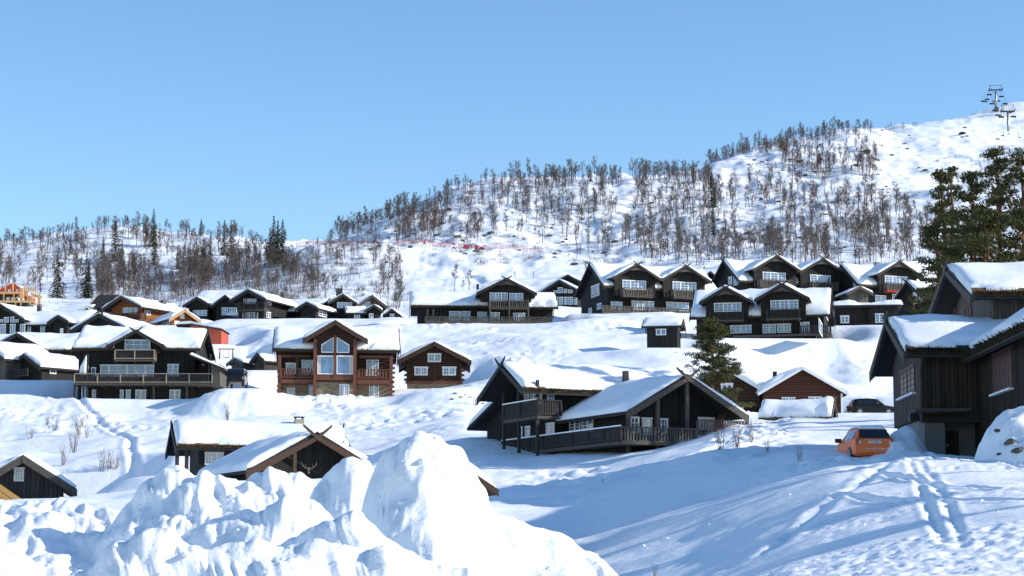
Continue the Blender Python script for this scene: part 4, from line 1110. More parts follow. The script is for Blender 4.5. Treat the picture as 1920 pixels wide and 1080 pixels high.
# small house between
H = House('dark_cabin', 1058, 584, 300, -14, 'black cabin with triangular gable windows, behind the long centre house')
x0, x1 = H.X(1021, 0, 560), H.X(1089, 0, 560); ze = H.F(1008, 553, -.8)[1] + .5
H.block(x0, H.X(1082, 0, 560), 0, 11, -2, ze, 'y', 30, ov=1.1, ovg=.9, snow=.45, horns=(0, 0), bw=.3, turf=False)
for a, c in ((1038, 1046), (1048, 1056), (1058, 1064), (1066, 1074), (1076, 1082)): H.win(a, 557, c, 571, 0, nx=2, nz=3)
for a, c, t in ((1038, 1045, 545), (1046, 1055, 539), (1057, 1063, 542), (1065, 1074, 543)): H.win(a, t, c, 549.5, 0, nx=1, nz=2)
H = House('snowy_roof_cabin', 1078, 570, 315, -14, 'small roof corner showing behind the black cabin with triangular windows', 'cabin')
H.block(-4, 2, 0, 7, -2, H.F(1085, 537, 0)[1], 'y', 28, ov=.6, ovg=.6, snow=.4, horns=(0, 0), turf=False)

# ------------------------------------------------------------------ double dormer houses
def double(name, label, px, base, D, rot, xl_px, xr_px, pye, dorms, lower, depth=9, pitch=38, snow=.45, side=None, sidesg=-1, group=None, horns=(1, 1), chim=(), deck=None, pitchd=30, lowermat=None, rail=None, ovg=.7, turf=True):
    H = House(name, px, base, D, rot, label, 'house', group)
    x0, x1 = H.X(xl_px, 0, base - 20), H.X(xr_px, 0, base - 20)
    pm = (xl_px + xr_px) / 2
    ze = H.F(pm, pye, -.6)[1] + .6 * TAN(pitch)
    H.block(x0, x1, 0, depth, -3, ze, 'x', pitch, ov=.6, ovg=ovg, snow=snow, horns=horns, bw=.26, turf=turf)
    for d_ in dorms:
        dormer(H, d_['l'], d_['r'], d_['e'], -.85, depth / 2 + .6, pitchd, drop=d_.get('drop', 2.6), win=d_.get('w'), balc=d_.get('b'), rail=rail or M['grey_wood'], floor=d_.get('f'), ovg=d_.get('ovg', .9), nx=d_.get('nx', 6))
    for w in lower: H.win(*w, 0, nx=4 if w[2] - w[0] > 18 else 2, nz=3)
    for c in chim: H.chimney(*c, depth / 2 + .4, ze)
    if side:
        xx = x0 if sidesg < 0 else x1
        for w in side: H.wins(*w, xx, sidesg, nx=2, nz=3, fw=.12)
    if deck:
        a, bb, yt, yb = deck
        zf = H.F((a + bb) / 2, yb, -2.4)[1]
        fo = H.part('deck', MB().box(H.X(a, -2.4, yb), H.X(bb, -2.4, yb), -2.4, 0, zf - .25, zf), M['trim_grey'])
        H.railing((H.X(a, -2.4, yb), -2.35), (H.X(bb, -2.4, yb), -2.35), zf, .85, M['grey_wood'], M['grey_wood'], .28, .18, parent=fo)
    return H
H = double('dark_house', 'black double dormer house with two shuttered windows on its left gable, behind the small shed', 1215, 588, 275, 20, 1139, 1336, 545,
       [dict(l=1145, r=1236, e=526, w=(1167, 526, 1211, 543), b=(1169, 1224, 541, 555)), dict(l=1236, r=1329, e=530, w=(1261, 529, 1305, 545), b=(1264, 1315, 544, 558))],
       [(1145, 566, 1167, 580), (1184, 564, 1205, 581), (1206, 565, 1226, 581), (1249, 567, 1291, 583)], depth=9.5, pitch=36,
       side=[(1109, 536, 1115.5, 558), (1117, 533, 1124, 555), (1120, 569, 1128, 580), (1104, 578, 1110, 590)], chim=[(1153, 496, 1160, 512), (1263, 502, 1268, 510)], deck=(1130, 1300, 577, 588))
H = double('dark_house', 'upper black double dormer house with two white windows on its left gable', 1460, 572, 292, 20, 1392, 1585, 535,
       [dict(l=1407, r=1499, e=511, w=(1430, 511, 1473, 526), b=(1426, 1489, 525, 538)), dict(l=1494, r=1584, e=516, w=(1519, 516, 1557, 530), b=(1524, 1573, 529, 542))],
       [(1440, 552, 1470, 562)], depth=9.5, pitch=36, side=[(1366, 519, 1373, 535), (1376, 517, 1384, 535)], chim=[(1412, 487, 1417, 493)])
H = double('dark_house', 'black double dormer house in the front row, right of the small shed', 1432, 632, 241, -12, 1306, 1545, 597,
       [dict(l=1314, r=1412, e=571, w=(1339, 568, 1390, 585), b=(1329, 1394, 585, 600), ovg=1.5), dict(l=1417, r=1520, e=566, w=(1445, 563, 1497, 581), b=(1436, 1500, 580, 597), ovg=1.5)],
       [(1369, 610, 1409, 625), (1430, 608, 1455, 625), (1457, 607, 1483, 624), (1501, 604, 1518, 631)], depth=9.5, pitch=36, side=[(1547, 575, 1552, 597), (1535, 603, 1541, 626)], sidesg=1, rail=M['trim_dark'], snow=.5)
H.box('deck', H.X(1375, -2, 634), H.X(1560, -2, 634), -2.6, 0, -.25, 0, M['trim_grey'])
H.railing((H.X(1500, -2.5, 630), -2.5), (H.X(1558, -2.5, 630), -2.5), .0, .95, M['trim_dark'], M['trim_dark'], .26, .16)
for i in range(7):
    x_ = H.X(1528 + i * 6, -1, 640); H.part('deck_prop', MB().beam((x_, -2.2 + i * .3, -2.2), (x_ + .3, -2.2 + i * .3, -.27), .14), M['rail_tan'])
H = double('dark_house', 'black house with single dormer over a red floored balcony, far right of upper row', 1660, 572, 291, 20, 1615, 1722, 540,
       [dict(l=1640, r=1725, e=520, w=(1659, 518, 1701, 532), b=(1664, 1702, 531, 545), f=M['red_board'])],
       [(1641, 554, 1661, 566), (1673, 552, 1694, 565)], depth=9, pitch=36, side=[(1601, 527, 1607, 539), (1609, 525, 1615, 537)], chim=[(1643, 492, 1650, 508)])
H2_ = House('entrance_porch', 1612, 566, 286, 10, 'small gabled porch of weathered boards in front of the far right dark house', 'porch')
H2_.block(H2_.X(1592, 0, 560), H2_.X(1628, 0, 560), 0, 4, -2, H2_.Z(550, 0) , 'y', 26, ov=.5, ovg=.6, snow=.35, horns=(0, 0), wall=M['grey_wood'], trim=M['trim_grey'], turf=False)
H = House('dark_house', 1715, 604, 262, 24, 'black gabled house half hidden by the pine bush beside the near house')
H.block(H.X(1738, 0, 590), H.X(1780, 0, 590), 0, 7, -3, H.F(1745, 560, 0)[1], 'x', 36, ov=.6, ovg=.6, snow=.45, horns=(1, 0), turf=True)
H.wins(1713, 548, 1720, 570, H.X(1738, 0, 590), -1, nx=2, nz=3); H.wins(1724, 546, 1731, 568, H.X(1738, 0, 590), -1, nx=2, nz=3); 
H = House('snowy_roof_house', 1745, 560, 296, 20, 'blue shaded snow roof behind the pine boughs at the right', 'house')
H.block(H.X(1722, 0, 530), H.X(1775, 0, 530), 0, 8, -3, H.F(1740, 520, 0)[1], 'x', 34, ov=.6, ovg=.6, snow=.4, horns=(0, 1), turf=False)
H = House('dark_gable', 1331, 560, 300, 6, 'small black gable peeking out behind the double dormer house', 'cabin')
H.block(-1.9, 1.9, 0, 6, -3, H.Z(532, 0), 'y', 40, ov=.4, ovg=.6, snow=.3, horns=(0, 0), turf=False)

# ------------------------------------------------------------------ flat garage, small shed
H = House('garage', 1627, 610, 254, -6, 'low flat roofed black garage with two white windows under thick snow', 'garage')
zt = H.Z(577, 0, 1620); x0, xm, x1 = H.X(1566, 0, 590), H.X(1627, 0, 590), H.X(1683, 0, 590)
H.box('wall', x0, xm, 0, 7, -3, zt, M['dark']); H.box('wall', xm + .01, x1, -.5, 7, -3, zt - .05, M['dark'])
r_ = H.box('roof', x0 - .5, x1 + .6, -1.1, 7.5, zt + .01, zt + .22, M['trim_dark'])
L_ = x1 - x0 + 1.2; V, U = np.meshgrid(np.linspace(0, 8.8, 22), np.linspace(0, L_, 44)); e_ = np.minimum(np.minimum(U, L_ - U), np.minimum(V, 8.8 - V))
Zz = zt + .23 + (.55 + .5 * fbm(U / 1.6, V / 1.6, 3, 5)) * np.sqrt(np.clip(1 - (1 - np.clip(e_ / .5, 0, 1)) ** 2, 0, 1))
me = grid_mesh('snow_cover', np.stack([x0 - .52 + U, -1.12 + V, Zz], -1)); me.flip_normals() if me.polygons[300].normal.z < 0 else None
obj('snow_cover', me, M['snow_roof'], r_)
H.win(1576, 592, 1592, 606, 0, nx=2, nz=2, fw=.2); H.win(1641, 588, 1657, 605, -.5, nx=2, nz=3)
H = House('shed', 1242, 652, 226, -11, 'little black shed with one white framed window, alone on the snow slope', 'shed')
x0, x1 = H.X(1213, 0, 640), H.X(1270, 0, 640)
H.block(x0, x1, 0, 3.4, -2.5, H.Z(612, 0), 'x', 24, ov=.45, ovg=.45, snow=.5, horns=(0, 0), turf=False)
H.win(1230, 617, 1249, 628.5, 0, nx=2, nz=1); H.wins(1271.5, 616, 1274.5, 632, x1, 1, nx=1, nz=2, frame=M['trim_grey'])
H.railing((x1 + .3, 1.0), (x1 + 2.6, 3.6), 1.1, .6, M['trim_dark'], M['trim_dark'], .2)

# ------------------------------------------------------------------ brown cabins behind the middle chalet
H = House('brown_cabin', 1385, 774, 201, -8, 'dark brown cabin behind the single pine, white window in its gable', 'cabin')
H.wallmat = M['brown_log']; H.trim = M['trim_brown']
x0, x1 = H.X(1290, 0, 740), H.X(1424, 0, 740)
H.block(x0, x1, 0, 8, -3, H.F(1424, 728, 0)[1], 'y', 31, ov=.7, ovg=1.0, snow=.5, horns=(0, 0), turf=False, trim=M['white'], bw=.3)
H.win(1352, 719, 1374, 741, 0, nx=2, nz=2, fw=.22); H.win(1371, 757, 1394, 770, 0, nx=4, nz=2); H.logends(x1, 0, -.3, 1.2, M['brown_log'])
H.box('sill_beam', x0, x1, -.1, -.003, 1.0 - 1.3, 1.0 - 1.05, M['redbrown_rail'])
H = House('red_cabin', 1502, 772, 199, 0, 'red-brown cabin with white edged snowy gable and black chimney, above the low store', 'cabin')
H.wallmat = M['red_log']
x0, x1 = H.X(1432, 0, 760), H.X(1577, 0, 760)
H.block(x0, x1, 0, 8.5, -3, H.F(1577, 735, 0)[1], 'y', 30, ov=.6, ovg=.7, snow=.55, horns=(0, 0), turf=False, trim=M['white'], bw=.12)
H.win(1466, 745, 1491, 754, 0, nx=4, nz=2); H.win(1516, 744, 1541, 753.5, 0, nx=4, nz=2)
H.box('corner_board', x1 - .02, x1 + .16, -.15, .1, -2, H.F(1577, 738, 0)[1], M['white'])
H.chimney(1449.5, 693, 1457, 722, 2.5, 2, M['black_metal'], cap=False)
H = House('wood_store', 1500, 795, 180, -16, 'low turf roofed store under a snow hump, crossed boards at its right end', 'shed')
x0, x1 = H.X(1433, 0, 790), H.X(1548, 0, 790)
H.block(x0, x1, 0, 4.2, -2, .55, 'x', 33, ov=.5, ovg=.5, snow=.75, horns=(0, 1), barge=(0, 1), trim=M['trim_grey'], horn_len=1.1, bw=.2)

# ------------------------------------------------------------------ left side: sheds and houses behind the deck house
H = House('dark_shed', 60, 712, 214, -42, 'black shed with rounded snow roof left of the deck house, one white window', 'shed')
x0, x1 = H.X(25, 0, 700), H.X(78, 0, 700)
H.block(x0, x1, 0, 5.2, -2.5, H.F(78, 688, 0)[1], 'y', 27, ov=.5, ovg=.5, snow=.5, horns=(0, 0), turf=False)
H.wins(93, 691, 105, 701, x1, 1, nx=2, nz=1); H.railing((x0 - 1, -1.4), (x1 - .5, -1.4), .2, .8, M['trim_dark'], M['trim_dark'], .3, .12)
H = House('brown_shed', -20, 700, 216, -42, 'brown shed cut by the left frame edge with sloping snow roof', 'shed')
H.block(H.X(-60, 0, 690), H.X(10, 0, 690), 0, 6, -2.5, H.F(0, 674, 0)[1], 'y', 27, ov=.5, ovg=.5, snow=.5, horns=(0, 0), turf=False, wall=M['grey_wood'])
H = House('dark_house', 60, 693, 230, -4, 'black house with blue shaded roof and a blocky grey chimney behind the left shed')
x0, x1 = H.X(-50, 0, 670), H.X(150, 0, 670)
H.block(x0, x1, 0, 9, -3, H.Z(657, 0, 100), 'x', 25, ov=.6, ovg=.4, snow=.45, horns=(0, 0))
dormer(H, -14, 84, 656, -.9, 6, 28, horns=(0, 0), brace=False, drop=4)
H.chimney(99, 625, 110, 641, 4.5, 3, M['trim_grey'])
H.win(104, 665, 115, 674, 0, nx=1, nz=1, frame=M['trim_grey'], glass=M['glass_dark']); H.win(124, 664, 134, 673, 0, nx=1, nz=1, frame=M['trim_grey'], glass=M['glass_dark'])
sl = H.box('porch_slab', H.X(112, -2, 675), H.X(152, -2, 675), -2.6, 0, H.Z(678, -2, 130), H.Z(675, -2, 130), M['snow_roof'])
H.railing((H.X(112, -2.6, 690), -2.6), (H.X(150, -2.6, 690), -2.6), H.Z(693, -2.6, 130), 1.0, M['trim_dark'], M['trim_dark'], .26, .16)
H = House('dark_house', 210, 648, 246, -16, 'black gabled house directly behind the deck house, its gable over a wide white window')
x0, x1 = H.X(150, 0, 630), H.X(233, 0, 630)
H.block(x0, x1, 0, 13, -3, H.F(146, 622, 0)[1] + .3, 'y', 27, ov=.9, ovg=.9, snow=.45, horns=(0, 0), bw=.3, turf=False)
H.box('finial', H.X(192, -.9, 590) - .1, H.X(192, -.9, 590) + .1, -1.05, -.92, H.F(192, 592, -.9)[1], H.F(192, 581, -.9)[1], M['trim_dark'])
H.win(181, 615.5, 212, 623, 0, nx=6, nz=1); H.chimney(284, 606, 292, 623, 6, 3, M['trim_grey'])
H = House('dark_house', 60, 628, 262, -14, 'black house with tall white windows and triangle panes at the left frame edge')
x0, x1 = H.X(-38, 0, 600), H.X(40, 0, 600)
H.block(x0, H.X(42, 0, 600), 0, 12, -3, H.F(40, 601, 0)[1] + .3, 'y', 31, ov=.8, ovg=.9, snow=.45, horns=(0, 0), bw=.3, turf=False)
H.block(H.X(40, 0, 600), H.X(142, 0, 600), 1.0, 9, -3, H.F(100, 608, 1)[1], 'x', 24, ov=.6, ovg=.5, snow=.45, horns=(0, 0), turf=False)
dormer(H, 94, 134, 608, -.4, 5, 30, horns=(0, 0), brace=False, drop=4)
for a, c in ((1, 11), (19, 29), (38, 47)): H.win(a, 608, c, 627, -.01, nx=2, nz=4)
for a, c, t in ((1, 6, 599), (8, 17, 595), (20, 27, 594), (28, 35, 599)): H.win(a, t, c, 604.5, -.01, nx=1, nz=2)
H.win(51, 608, 58.5, 627, 1.0, nx=1, nz=1, glass=M['white'], name='door'); H.win(76, 611, 84.5, 625, 1.0, nx=2, nz=3); H.win(113, 616, 118.5, 628, -.4, nx=1, nz=1, glass=M['white'], name='door')
H.chimney(69, 571, 75.5, 586, 5, 3, M['trim_grey'])
H = House('orange_house', 240, 603, 289, -30, 'orange-brown log house with long snow roof and row of gable windows, left background')
H.wallmat = M['orange_log']; H.trim = M['trim_brown']
x0, x1 = H.X(209, 0, 590), H.X(265, 0, 590)
H.block(x0, x1, 0, 9, -3, H.F(264, 574, 0)[1], 'y', 25, ov=1.0, ovg=1.2, snow=.4, horns=(0, 0), bw=.3, turf=False)
for a in (231, 240, 250): H.win(a, 577, a + 8.5, 588, 0, nx=2, nz=3, frame=M['white_fade'])
H.wins(271, 582, 282, 591, x1, 1, nx=2, nz=2); H.chimney(297, 564, 305, 578, 6, 3, M['trim_grey'])
fo = H.balcony(H.X(228, -1.3, 600), H.X(262, -1.3, 600), -1.3, 0, H.F(245, 599, -1.3)[1], mat=M['brown_log'], rail=M['brown_log'], pick=.3)
H = House('orange_cabin', 340, 609, 283, 30, 'small orange log cabin with tan gable boards and blue shaded roof, above the red block')
H.wallmat = M['orange_log']
x0, x1 = H.X(322, 0, 600), H.X(362, 0, 600)
H.block(x0, x1, 0, 7.5, -3, H.F(322, 596, 0)[1], 'y', 33, ov=.7, ovg=.9, snow=.4, horns=(0, 0), trim=M['trim_tan'], turf=False, bw=.3)
H.win(337.5, 589, 345.5, 597.5, 0, nx=1, nz=1, glass=M['white']); H.win(327, 602, 336, 609, 0, nx=2, nz=1, glass=M['white_fade'])
for a in (303, 312): H.wins(a, 602, a + 7, 609, x0, -1, nx=2, nz=2)
H = House('red_block', 375, 645, 252, -2, 'flat roofed building with plain orange-red side wall and dark glazed front', 'building')
x0, xm, x1 = H.X(331, 0, 630), H.X(356.5, 0, 630), H.X(415, 0, 630)
M['orange_panel'] = mat_plain('orange_red_panel', (.44, .09, .05), .7, noise=.08, nscale=1.5)
zt0, zt1 = H.Z(609, 0, 356), H.Z(619, 0, 415)
w_ = MB().poly_prism([(xm, -3), (x1, -3), (x1, zt1), (xm, zt0)], 0, 5); H.part('side_wall', w_, M['orange_panel'])
w_ = MB().box(x0, xm - .02, .6, 5, -3, zt0 - .1); H.part('wall', w_, M['dark'])
H.win(333, 614, 343.5, 625, .6, nx=1, nz=1, frame=M['trim_dark']); H.win(344.5, 614, 355, 625, .6, nx=1, nz=1, frame=M['trim_dark'])
w_ = MB().poly_prism([(xm - .1, zt0 + .01), (x1 + .15, zt1 + .01), (x1 + .15, zt1 + .16), (xm - .1, zt0 + .16)], -.2, 5.2); rr_ = H.part('roof', w_, M['trim_dark'])
w_ = MB().box(x0 - .2, xm - .12, .4, 5.2, zt0 - .08, zt0 + .1); H.part('roof', w_, M['trim_dark'])
w_ = MB().poly_prism([(x0 - .1, zt0 + .12), (xm, zt0 + .18), (x1 + .05, zt1 + .18), (x1 - .3, zt1 + .35), (xm, zt0 + .5), (x0 + .3, zt0 + .4)], .1, 5.1); obj('snow_cover', w_, M['snow_roof'], rr_)
H.box('corner_board', xm - .08, xm + .04, -.06, -.003, -2, zt0, M['trim_dark'])
H = House('red_glazed_house', 160, 600, 315, -10, 'small red house with a glazed white gable, left background', 'house')
x0, x1 = H.X(150, 0, 590), H.X(180, 0, 590)
H.block(x0, x1, 0, 9, -3, H.F(165, 588, 0)[1], 'y', 38, ov=.5, ovg=.5, snow=0, horns=(0, 0), trim=M['white'], wall=M['red_board'], turf=False, bw=.2)
for a, t in ((153, 582), (160, 577), (167, 577), (174, 582)): H.win(a, t, a + 6, 589, 0, nx=1, nz=2)
H.box('side_wing', H.X(128, .3, 595), x0 - .02, .3, 6, -3, H.F(140, 589, 0)[1], M['red_board'])
w_ = MB().poly_prism([(H.X(130, 0), H.Z(591, 0, 140)), (x0 - .1, H.Z(587, 0, 140)), (x0 + .4, H.Z(578, 0, 140)), (H.X(145, 0), H.Z(579, 0, 140))], .2, 5.8); H.part('snow_cover', w_, M['snow_roof'])
H.block(H.X(172, 4), H.X(193, 4), 4, 12, -3, H.Z(577, 4), 'x', 30, ov=.6, ovg=.6, snow=0, horns=(0, 0), wall=M['dark_brown'], trim=M['trim_brown'], turf=False)
H = House('snowy_roof_cabin', 125, 596, 318, -20, 'cabin showing only a bright snow roof and dark gable tip, left background', 'cabin')
H.block(-2.6, 3.2, 0, 6, -3, H.Z(590, 0), 'x', 26, ov=.3, ovg=.3, snow=.4, horns=(0, 0), turf=False)

# dark houses of the left upper row
H = House('dark_house', 395, 598, 297, -12, 'black house with twin low gables and pale windows in the left upper row')
z_ = H.F(380, 574, 0)[1]
H.block(H.X(358, 0, 590), H.X(440, 0, 590), 1, 10, -3, z_ + .3, 'x', 28, ov=.6, ovg=.6, snow=.4, horns=(0, 0), turf=False)
dormer(H, 347, 398, 576, -.5, 6, 30, horns=(0, 0), brace=False, drop=4, win=(362, 582, 388, 592.5), nx=6)
dormer(H, 399, 452, 577, -.8, 6, 36, horns=(0, 0), brace=False, drop=4, win=(416, 577, 428, 591), nx=3)
H.win(430, 577, 444, 592, -.8, nx=3, nz=2)
pw = H.box('porch_slab', H.X(428, -2.5), H.X(452, -2.5), -3, -.8, H.Z(592, -2, 440), H.Z(588, -2, 440), M['snow_roof'])
H = House('dark_house', 467, 598, 285, -20, 'tall black two storey house with two rows of windows in the left upper row')
x0, x1 = H.X(449, 0, 580), H.X(494, 0, 580)
H.block(x0, x1, 0, 11, -3, H.F(495, 559, 0)[1], 'y', 27, ov=1.0, ovg=1.2, snow=.4, horns=(0, 0), bw=.28, turf=False)
for a in (457, 464, 470, 476): H.win(a, 560.5, a + 5, 570, 0, nx=1, nz=2)
for a in (455, 463, 471, 478): H.win(a, 586, a + 6, 598, 0, nx=1, nz=2)
H.balcony(H.X(445, -1.4, 580), H.X(496, -1.4, 580), -1.4, 0, H.F(470, 580, -1.4)[1], mat=M['trim_dark'], rail=M['trim_dark'], pick=.3)
H.wins(500, 562, 508, 572, x1, 1, nx=2, nz=2); H.wins(499, 585, 507, 596, x1, 1, nx=2, nz=2)
for p in (448, 458, 480, 495): H.box('post', H.X(p, -1.3, 580) - .1, H.X(p, -1.3, 580) + .1, -1.35, -1.15, -1, H.F(p, 566, -1.3)[1], M['trim_dark'])
H.chimney(525.5, 548, 532, 560, 7, 3, M['trim_grey'])
H = House('dark_house', 610, 598, 288, -20, 'rambling black house with several small snowy gables, left of the forest gap')
x0, x1 = H.X(520, 2, 585), H.X(556, 2, 585)
H.block(H.X(517, 2, 588), H.X(590, 2, 588), 2, 9, -3, H.F(545, 583, 2)[1], 'x', 27, ov=.8, ovg=.6, snow=.4, horns=(0, 0), turf=False)
H.win(518, 584, 542, 592, 2, nx=4, nz=2)
x0, x1 = H.X(564, -2, 585), H.X(592, -2, 585)
H.block(x0, x1, -2, 6, -3, H.F(592, 577, -2)[1], 'y', 27, ov=.6, ovg=.5, snow=.4, horns=(0, 0), turf=False)
H.wins(597, 584, 612, 594, x1, 1, nx=4, nz=2)
H = House('dark_house', 665, 600, 292, 10, 'black gabled house with wide white window and snowy entrance wing before the forest')
dormer(H, 616, 668, 571, 0, 9, 32, horns=(0, 0), brace=False, drop=6, win=(632, 567, 660, 578), nx=6)
H2_ = H
x0, x1 = H.X(679, 0, 585), H.X(716, 0, 585)
H.block(x0, x1, 1, 11, -3, H.F(716, 571, 1)[1], 'y', 36, ov=.8, ovg=1.0, snow=.4, horns=(0, 0), wall=M['grey_wood'], trim=M['trim_grey'], turf=False)
H.win(679, 566, 694, 575, 1, nx=4, nz=2)
H.block(H.X(652, -3, 590), H.X(684, -3, 590), -3, 1, -3, H.F(670, 587, -3)[1], 'x', 26, ov=.5, ovg=.3, snow=.4, horns=(0, 0), turf=False)
dormer(H, 683, 717, 586, -4, 5, 33, horns=(0, 0), brace=False, drop=4, win=(692, 588, 700, 597), nx=2)
H.win(664, 588, 675, 597, -3, nx=2, nz=2); H.chimney(631, 541, 642, 552, 6, 3, M['trim_dark'])
H = House('small_cabin', 735, 600, 301, -8, 'tiny black gabled cabin with one white window between the upper dark houses', 'cabin')
H.block(H.X(724, 0, 590), H.X(748, 0, 590), 0, 7, -3, H.F(748, 591, 0)[1], 'y', 36, ov=.4, ovg=.5, snow=.4, horns=(0, 0), turf=False)
H.win(731, 588.5, 739.5, 598, 0, nx=2, nz=2)
# sheds by the van
H = House('grey_shed', 452, 695, 226, -30, 'low grey shed behind the parked van', 'shed')
H.block(H.X(434, 0, 688), H.X(453, 0, 688), 0, 4.2, -2, H.F(434, 682, 0)[1], 'y', 27, ov=.4, ovg=.3, snow=.35, horns=(0, 0), wall=M['grey_wood'], trim=M['trim_grey'], turf=False)
H = House('brown_shed', 500, 692, 224, -38, 'brown boarded shed with bright snow roof beside the log house', 'shed')
H.block(H.X(477, 0, 685), H.X(495, 0, 685), 0, 4.6, -2, H.F(494, 675, 0)[1], 'y', 38, ov=.4, ovg=.3, snow=.4, horns=(0, 0), wall=M['dark_brown'], trim=M['trim_dark'], turf=False)

# ------------------------------------------------------------------ cabins in the lower left
H = House('grey_cabin', 40, 945, 140, 12, 'dark grey board cabin with small nine pane window in the lower left corner', 'cabin')
H.wallmat = mat_boards('grey_dark_boards', (.03, .028, .026), (.085, .078, .07), .3, 'xy')
x0, x1 = H.X(-35, 0, 920), H.X(118, 0, 920)
ze = H.F(143, 922, -.9)[1] + .85 * TAN(32)
H.block(x0, x1, 0, 8, -3, ze, 'y', 32, ov=.9, ovg=.9, snow=.45, horns=(0, 0), bw=.36, trim=M['trim_grey'], turf=False, skew=0)
c_ = (x0 + x1) / 2
H.battens(x0 + .05, x1 - .05, -1, lambda a: ze + ((x1 - x0) / 2 - abs(a - c_)) * TAN(32), 0, step=.3)
H.win(26, 877, 45, 902.5, 0, nx=3, nz=3, fw=.12); H.win(64, 935, 91, 950, 0, nx=4, nz=2)
tb = empty('plank_stack', H.root.location + Vector((0, 0, 0)), 0, 'slanting fresh yellow planks leaning at the grey cabin in the lower left corner', 'planks')
for i in range(5):
    p = at(-18 + i * 11.5 - 12, 893 + i * 9.5, 137.5); q = at(-40 + i * 11, 960 + i * 6, 136.2)
    o_ = obj('plank', MB().beam(at(-30, 893 + i * 12, 137) - tb.location, at(44, 944 + i * 14, 136.9) - tb.location, .34, .05, up=(0, 1, 0)), M['rail_tan'] if i < 0 else mat_plain('fresh_timber', (.62, .33, .10), .7, noise=.15) if i == 0 else bpy.data.materials['fresh_timber'], tb)

H = House('dark_chalet', 390, 893, 136, 14, 'black cabin with open left porch under a long snow roof, behind the foreground heap', 'cabin')
x0, x1 = H.X(372, 0, 860), H.X(612, 0, 860)
ze = H.F(440, 846, -.8)[1] + .8 * TAN(24)
H.block(x0, x1, 0, 6.6, -2.5, ze, 'x', 24, ov=.75, ovg=1.5, snow=.55, horns=(1, 1), bw=.28, barge=(1, 1), layers=2)
H.win(384, 848, 419, 872, 0, nx=6, nz=3, frame=M['white_fade'])
for p in (332, 350): 
    xx = H.X(p, -.2, 865); H.box('post', xx - .12, xx + .12, -.3, -.06, -2, ze, M['trim_dark'])
H.chimney(553.5, 781, 570, 812, 2.3, ze, M['chimney'])
H = House('dark_chalet', 560, 895, 118, 24, 'black gabled cabin with crossed horn boards right behind the foreground snow heap', 'cabin')
W_ = H.X(652, 0, 860) - H.X(468, 0, 880)
x0 = H.X(474, 0, 885); x1 = H.X(688, 0, 880)
ze = H.F(464, 889, -1.1)[1] + .7 * TAN(29)
H.block(x0, x1, 0, 8.5, -3, ze, 'y', 29, ov=.7, ovg=1.1, snow=.42, horns=(1, 0), bw=.36, trim=M['trim_brown'], turf=False, horn_len=1.1)
xx = H.X(552, -.9, 870); H.box('post', xx - .1, xx + .1, -1.0, -.8, -2, ze + (xx - x0) * TAN(29) - .1, M['trim_brown'])
# antlers over the door
an = MB(); c_ = Vector((H.X(578, -.05, 878), -.12, H.F(578, 879, 0)[1]))
for sg in (-1, 1):
    an.tube([c_, c_ + Vector((sg * .25, -.05, .05)), c_ + Vector((sg * .42, -.1, .22)), c_ + Vector((sg * .45, -.1, .42))], [.03, .03, .025, .012], 5)
    an.tube([c_ + Vector((sg * .25, -.05, .05)), c_ + Vector((sg * .22, -.12, .28))], [.022, .01], 5)
an.tube([c_ + Vector((0, 0, .08)), c_ + Vector((0, -.03, -.28))], [.07, .03], 6)
t_ = obj('antlers', an, M['rail_tan'], None); t_.matrix_world = H.root.matrix_world if False else Matrix.Translation(H.o) @ Matrix.Rotation(H.rot, 4, 'Z')
tag(t_, 'pale antlers hung on the black gable behind the snow heap', 'antlers')
H = House('snowy_shed', 868, 935, 74, 14, 'shed nearly buried behind the heap, only its right roof corner showing', 'shed')
x1 = H.X(917, 0, 905); ze = H.F(926, 919, -.8)[1] + .2
H.block(x1 - 4.6, x1 - .5, 0, 5, -2, ze, 'y', 33, ov=.6, ovg=.7, snow=.4, horns=(0, 0), bw=.06, trim=M['trim_brown'], turf=False)
# ------------------------------------------------------------------ trees
def tri_cloud(P, Q, W):
    """thin triangles from P (base) to Q (tip) of width W; returns V, F"""
    n = len(P); d = Q - P; r = rng.normal(size=(n, 3)); s = np.cross(d, r); s /= np.linalg.norm(s, axis=1, keepdims=True) + 1e-9
    V = np.empty((n * 3, 3)); V[0::3] = P - s * W[:, None] / 2; V[1::3] = P + s * W[:, None] / 2; V[2::3] = Q
    return V, np.arange(n * 3).reshape(n, 3)

